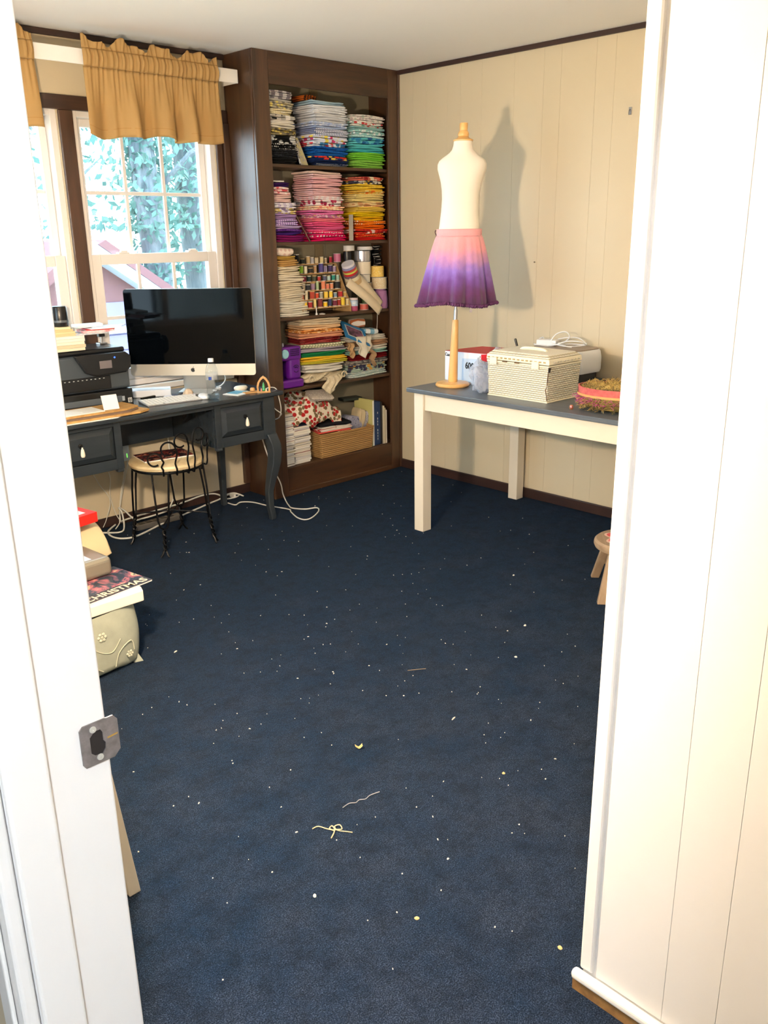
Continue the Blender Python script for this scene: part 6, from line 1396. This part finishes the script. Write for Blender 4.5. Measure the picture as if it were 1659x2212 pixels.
MB().lathe([(.0001, -.085), (.06, -.08), (.11, -.062), (.138, -.035), (.14, -.0185), (.0001, -.0185)], 32).build('diffuser', M('light_diffuser', (255, 250, 240), .4, emit=((228, 239, 255), HALL_POWER)), t, smooth=True)

# ---------------------------------------------------------------- outdoors
m_ground = M('dry_leaf_ground', (150, 140, 118), .95, var=(6, (110, 116, 80)))
solo('yard_ground', 'leaf-strewn yard ground outside the windows', 'ground', MB().box(-20, .6, -.62, 30, 30, -.6), m_ground)['kind'] = 'structure'
m_sid = M('mauve_siding', (120, 112, 146), .6); m_roof = M('red_brown_roof', (112, 74, 76), .7); m_tr = M('pale_blue_trim', (196, 214, 232), .5)
sh = thing('garden_shed', 'mauve sided shed with gable roof outside the right window', 'shed', (.35, 5.2, -.6)); o = sh.location
def brd(x0, x1, z0, z1): MB(o).box(x0, 4.18, z0, x1, 4.2, z1).build('siding_board', m_sid, sh, bevel=.004)
MB(o).box(-2.4, 4.2, -.6, .45, 6.4, .88).build('shed_wall', m_sid, sh)
for k in range(9): brd(-2.4, .45, -.55 + k * .16, -.40 + k * .16)
MB(o).box(-2.4, 4.15, .58, .55, 4.178, .64).build('white_band', m_tr, sh)
MB(o).prism([(-.95, .88), (.75, .88), (-.1, 1.36)], 'Y', 4.2, 6.4).build('gable', m_roof, sh)
MB(o).hexa([(.80, 4.0, .76), (.95, 4.0, .80), (.95, 6.5, .80), (.80, 6.5, .76), (-.15, 4.0, 1.40), (-.02, 4.0, 1.46), (-.02, 6.5, 1.46), (-.15, 6.5, 1.40)]).build('roof_slope', m_tr, sh)
MB(o).hexa([(.96, 3.98, .76), (1.04, 3.98, .80), (1.04, 6.5, .80), (.96, 6.5, .76), (-.01, 3.98, 1.43), (.07, 3.98, 1.47), (.07, 6.5, 1.47), (-.01, 6.5, 1.43)]).build('fascia', m_roof, sh)
MB(o).hexa([(-1.05, 4.0, .80), (-.95, 4.0, .76), (-.95, 6.5, .76), (-1.05, 6.5, .80), (-.15, 4.0, 1.46), (-.10, 4.0, 1.38), (-.10, 6.5, 1.38), (-.15, 6.5, 1.46)]).build('fascia', m_roof, sh)
def bark(nm, c1, c2):
    t = NT(nm); v = t.coord((9, 9, 1.2)); n = t.noise(v, 1.5, 5, .65)
    t.col(t.ramp(n, [(.3, c1), (.7, c2)])); t.b.inputs['Roughness'].default_value = .95; t.bump(n, .8, .03); return t.m
m_bark = bark('grey_bark', (72, 84, 92), (128, 134, 138))
m_leaf = None
def leaf_mat(nm, c1, c2):
    t = NT(nm); oi = t.n('ShaderNodeTexCoord'); n = t.noise(oi.outputs['Object'], 2.3, 3)
    c = t.ramp(n, [(.3, c1), (.7, c2)]); t.col(c); t.b.inputs['Roughness'].default_value = .5
    tr = t.n('ShaderNodeBsdfTranslucent'); t.l(c, tr.inputs[0]); mx = t.n('ShaderNodeMixShader'); mx.inputs[0].default_value = .5
    t.l(t.b.outputs[0], mx.inputs[1]); t.l(tr.outputs[0], mx.inputs[2]); t.l(mx.outputs[0], t.out.inputs[0]); return t.m
m_leaf = leaf_mat('ivy_leaf', (62, 104, 100), (126, 160, 150)); m_leaf2 = leaf_mat('bright_leaf', (140, 178, 160), (204, 226, 208))
def leaves(o, n, seed, fn, size, mat, parent):
    r = random.Random(seed); mb = MB(o)
    for k in range(n):
        p = Vector(fn(r)); s = size * r.uniform(.5, 1.3)
        a = Vector((r.gauss(0, 1), r.gauss(0, 1), r.gauss(0, 1))).normalized(); b = a.cross(Vector((r.gauss(0, 1), r.gauss(0, 1), r.gauss(0, 1)))).normalized()
        i = len(mb.v)
        for q in (p - a * s, p + b * s * .5, p + a * s, p - b * s * .5): mb.av(q)
        mb.f.append((i, i + 1, i + 2, i + 3))
    ob = mb.build('foliage', mat, parent); ob['kind'] = 'stuff'; return ob
def tree(label, x, y, r0, h, lean, n, seed, spread, mat, zlo=.2):
    t = thing('ivy_tree', label, 'tree', (x, y, -.6)); o = t.location; rr = random.Random(seed)
    pts = [(x + lean * k / 8 + .05 * math.sin(k), y, -.6 + h * k / 8) for k in range(9)]
    MB(o).tube(pts, r0, 12, lambda f: r0 * (1.15 - .5 * f)).build('trunk', m_bark, t, smooth=True)
    for k in range(5):
        z = 1.2 + k * .7; a = rr.uniform(0, 6.28)
        MB(o).tube([(x + lean * (z + .6) / h, y, z), (x + .5 * math.cos(a), y + .5 * math.sin(a), z + .5), (x + 1.2 * math.cos(a), y + 1.2 * math.sin(a), z + .8)], .03, 6, lambda f: .04 * (1 - .7 * f)).build('branch', m_bark, t, smooth=True)
    def fn(r):
        if r.random() < .45:
            z = r.uniform(zlo, h - .6); a = r.uniform(0, 6.28); q = r0 * r.uniform(.9, 1.6); return (x + lean * (z + .6) / h + q * math.cos(a), y + q * math.sin(a), z)
        return (x + r.gauss(0, spread), y + r.gauss(0, spread * .6), max(zlo + .7, r.gauss(3.0, 1.1)))
    leaves(o, n, seed, fn, .06, mat, t)
tree('ivy-covered grey tree behind the right window centre', 1.55, 5.6, .17, 5.2, -.1, 3000, 1, .75, m_leaf, .9)
tree('thick grey ivy tree at the right edge of the window view', 2.75, 6.6, .24, 5.4, .0, 2600, 2, .85, m_leaf, 1.0)
tree('bright leafy tree at the left of the window view', .35, 7.4, .10, 5.0, .1, 3200, 3, 1.0, m_leaf2, 1.5)
tree('far leafy tree between the two ivy trees', 2.2, 9.2, .14, 6.0, .1, 2600, 4, 1.1, m_leaf2, 1.3)
tree('slender ivy tree outside the left window', -.9, 6.2, .10, 5.0, .1, 2200, 5, .8, m_leaf, .8)
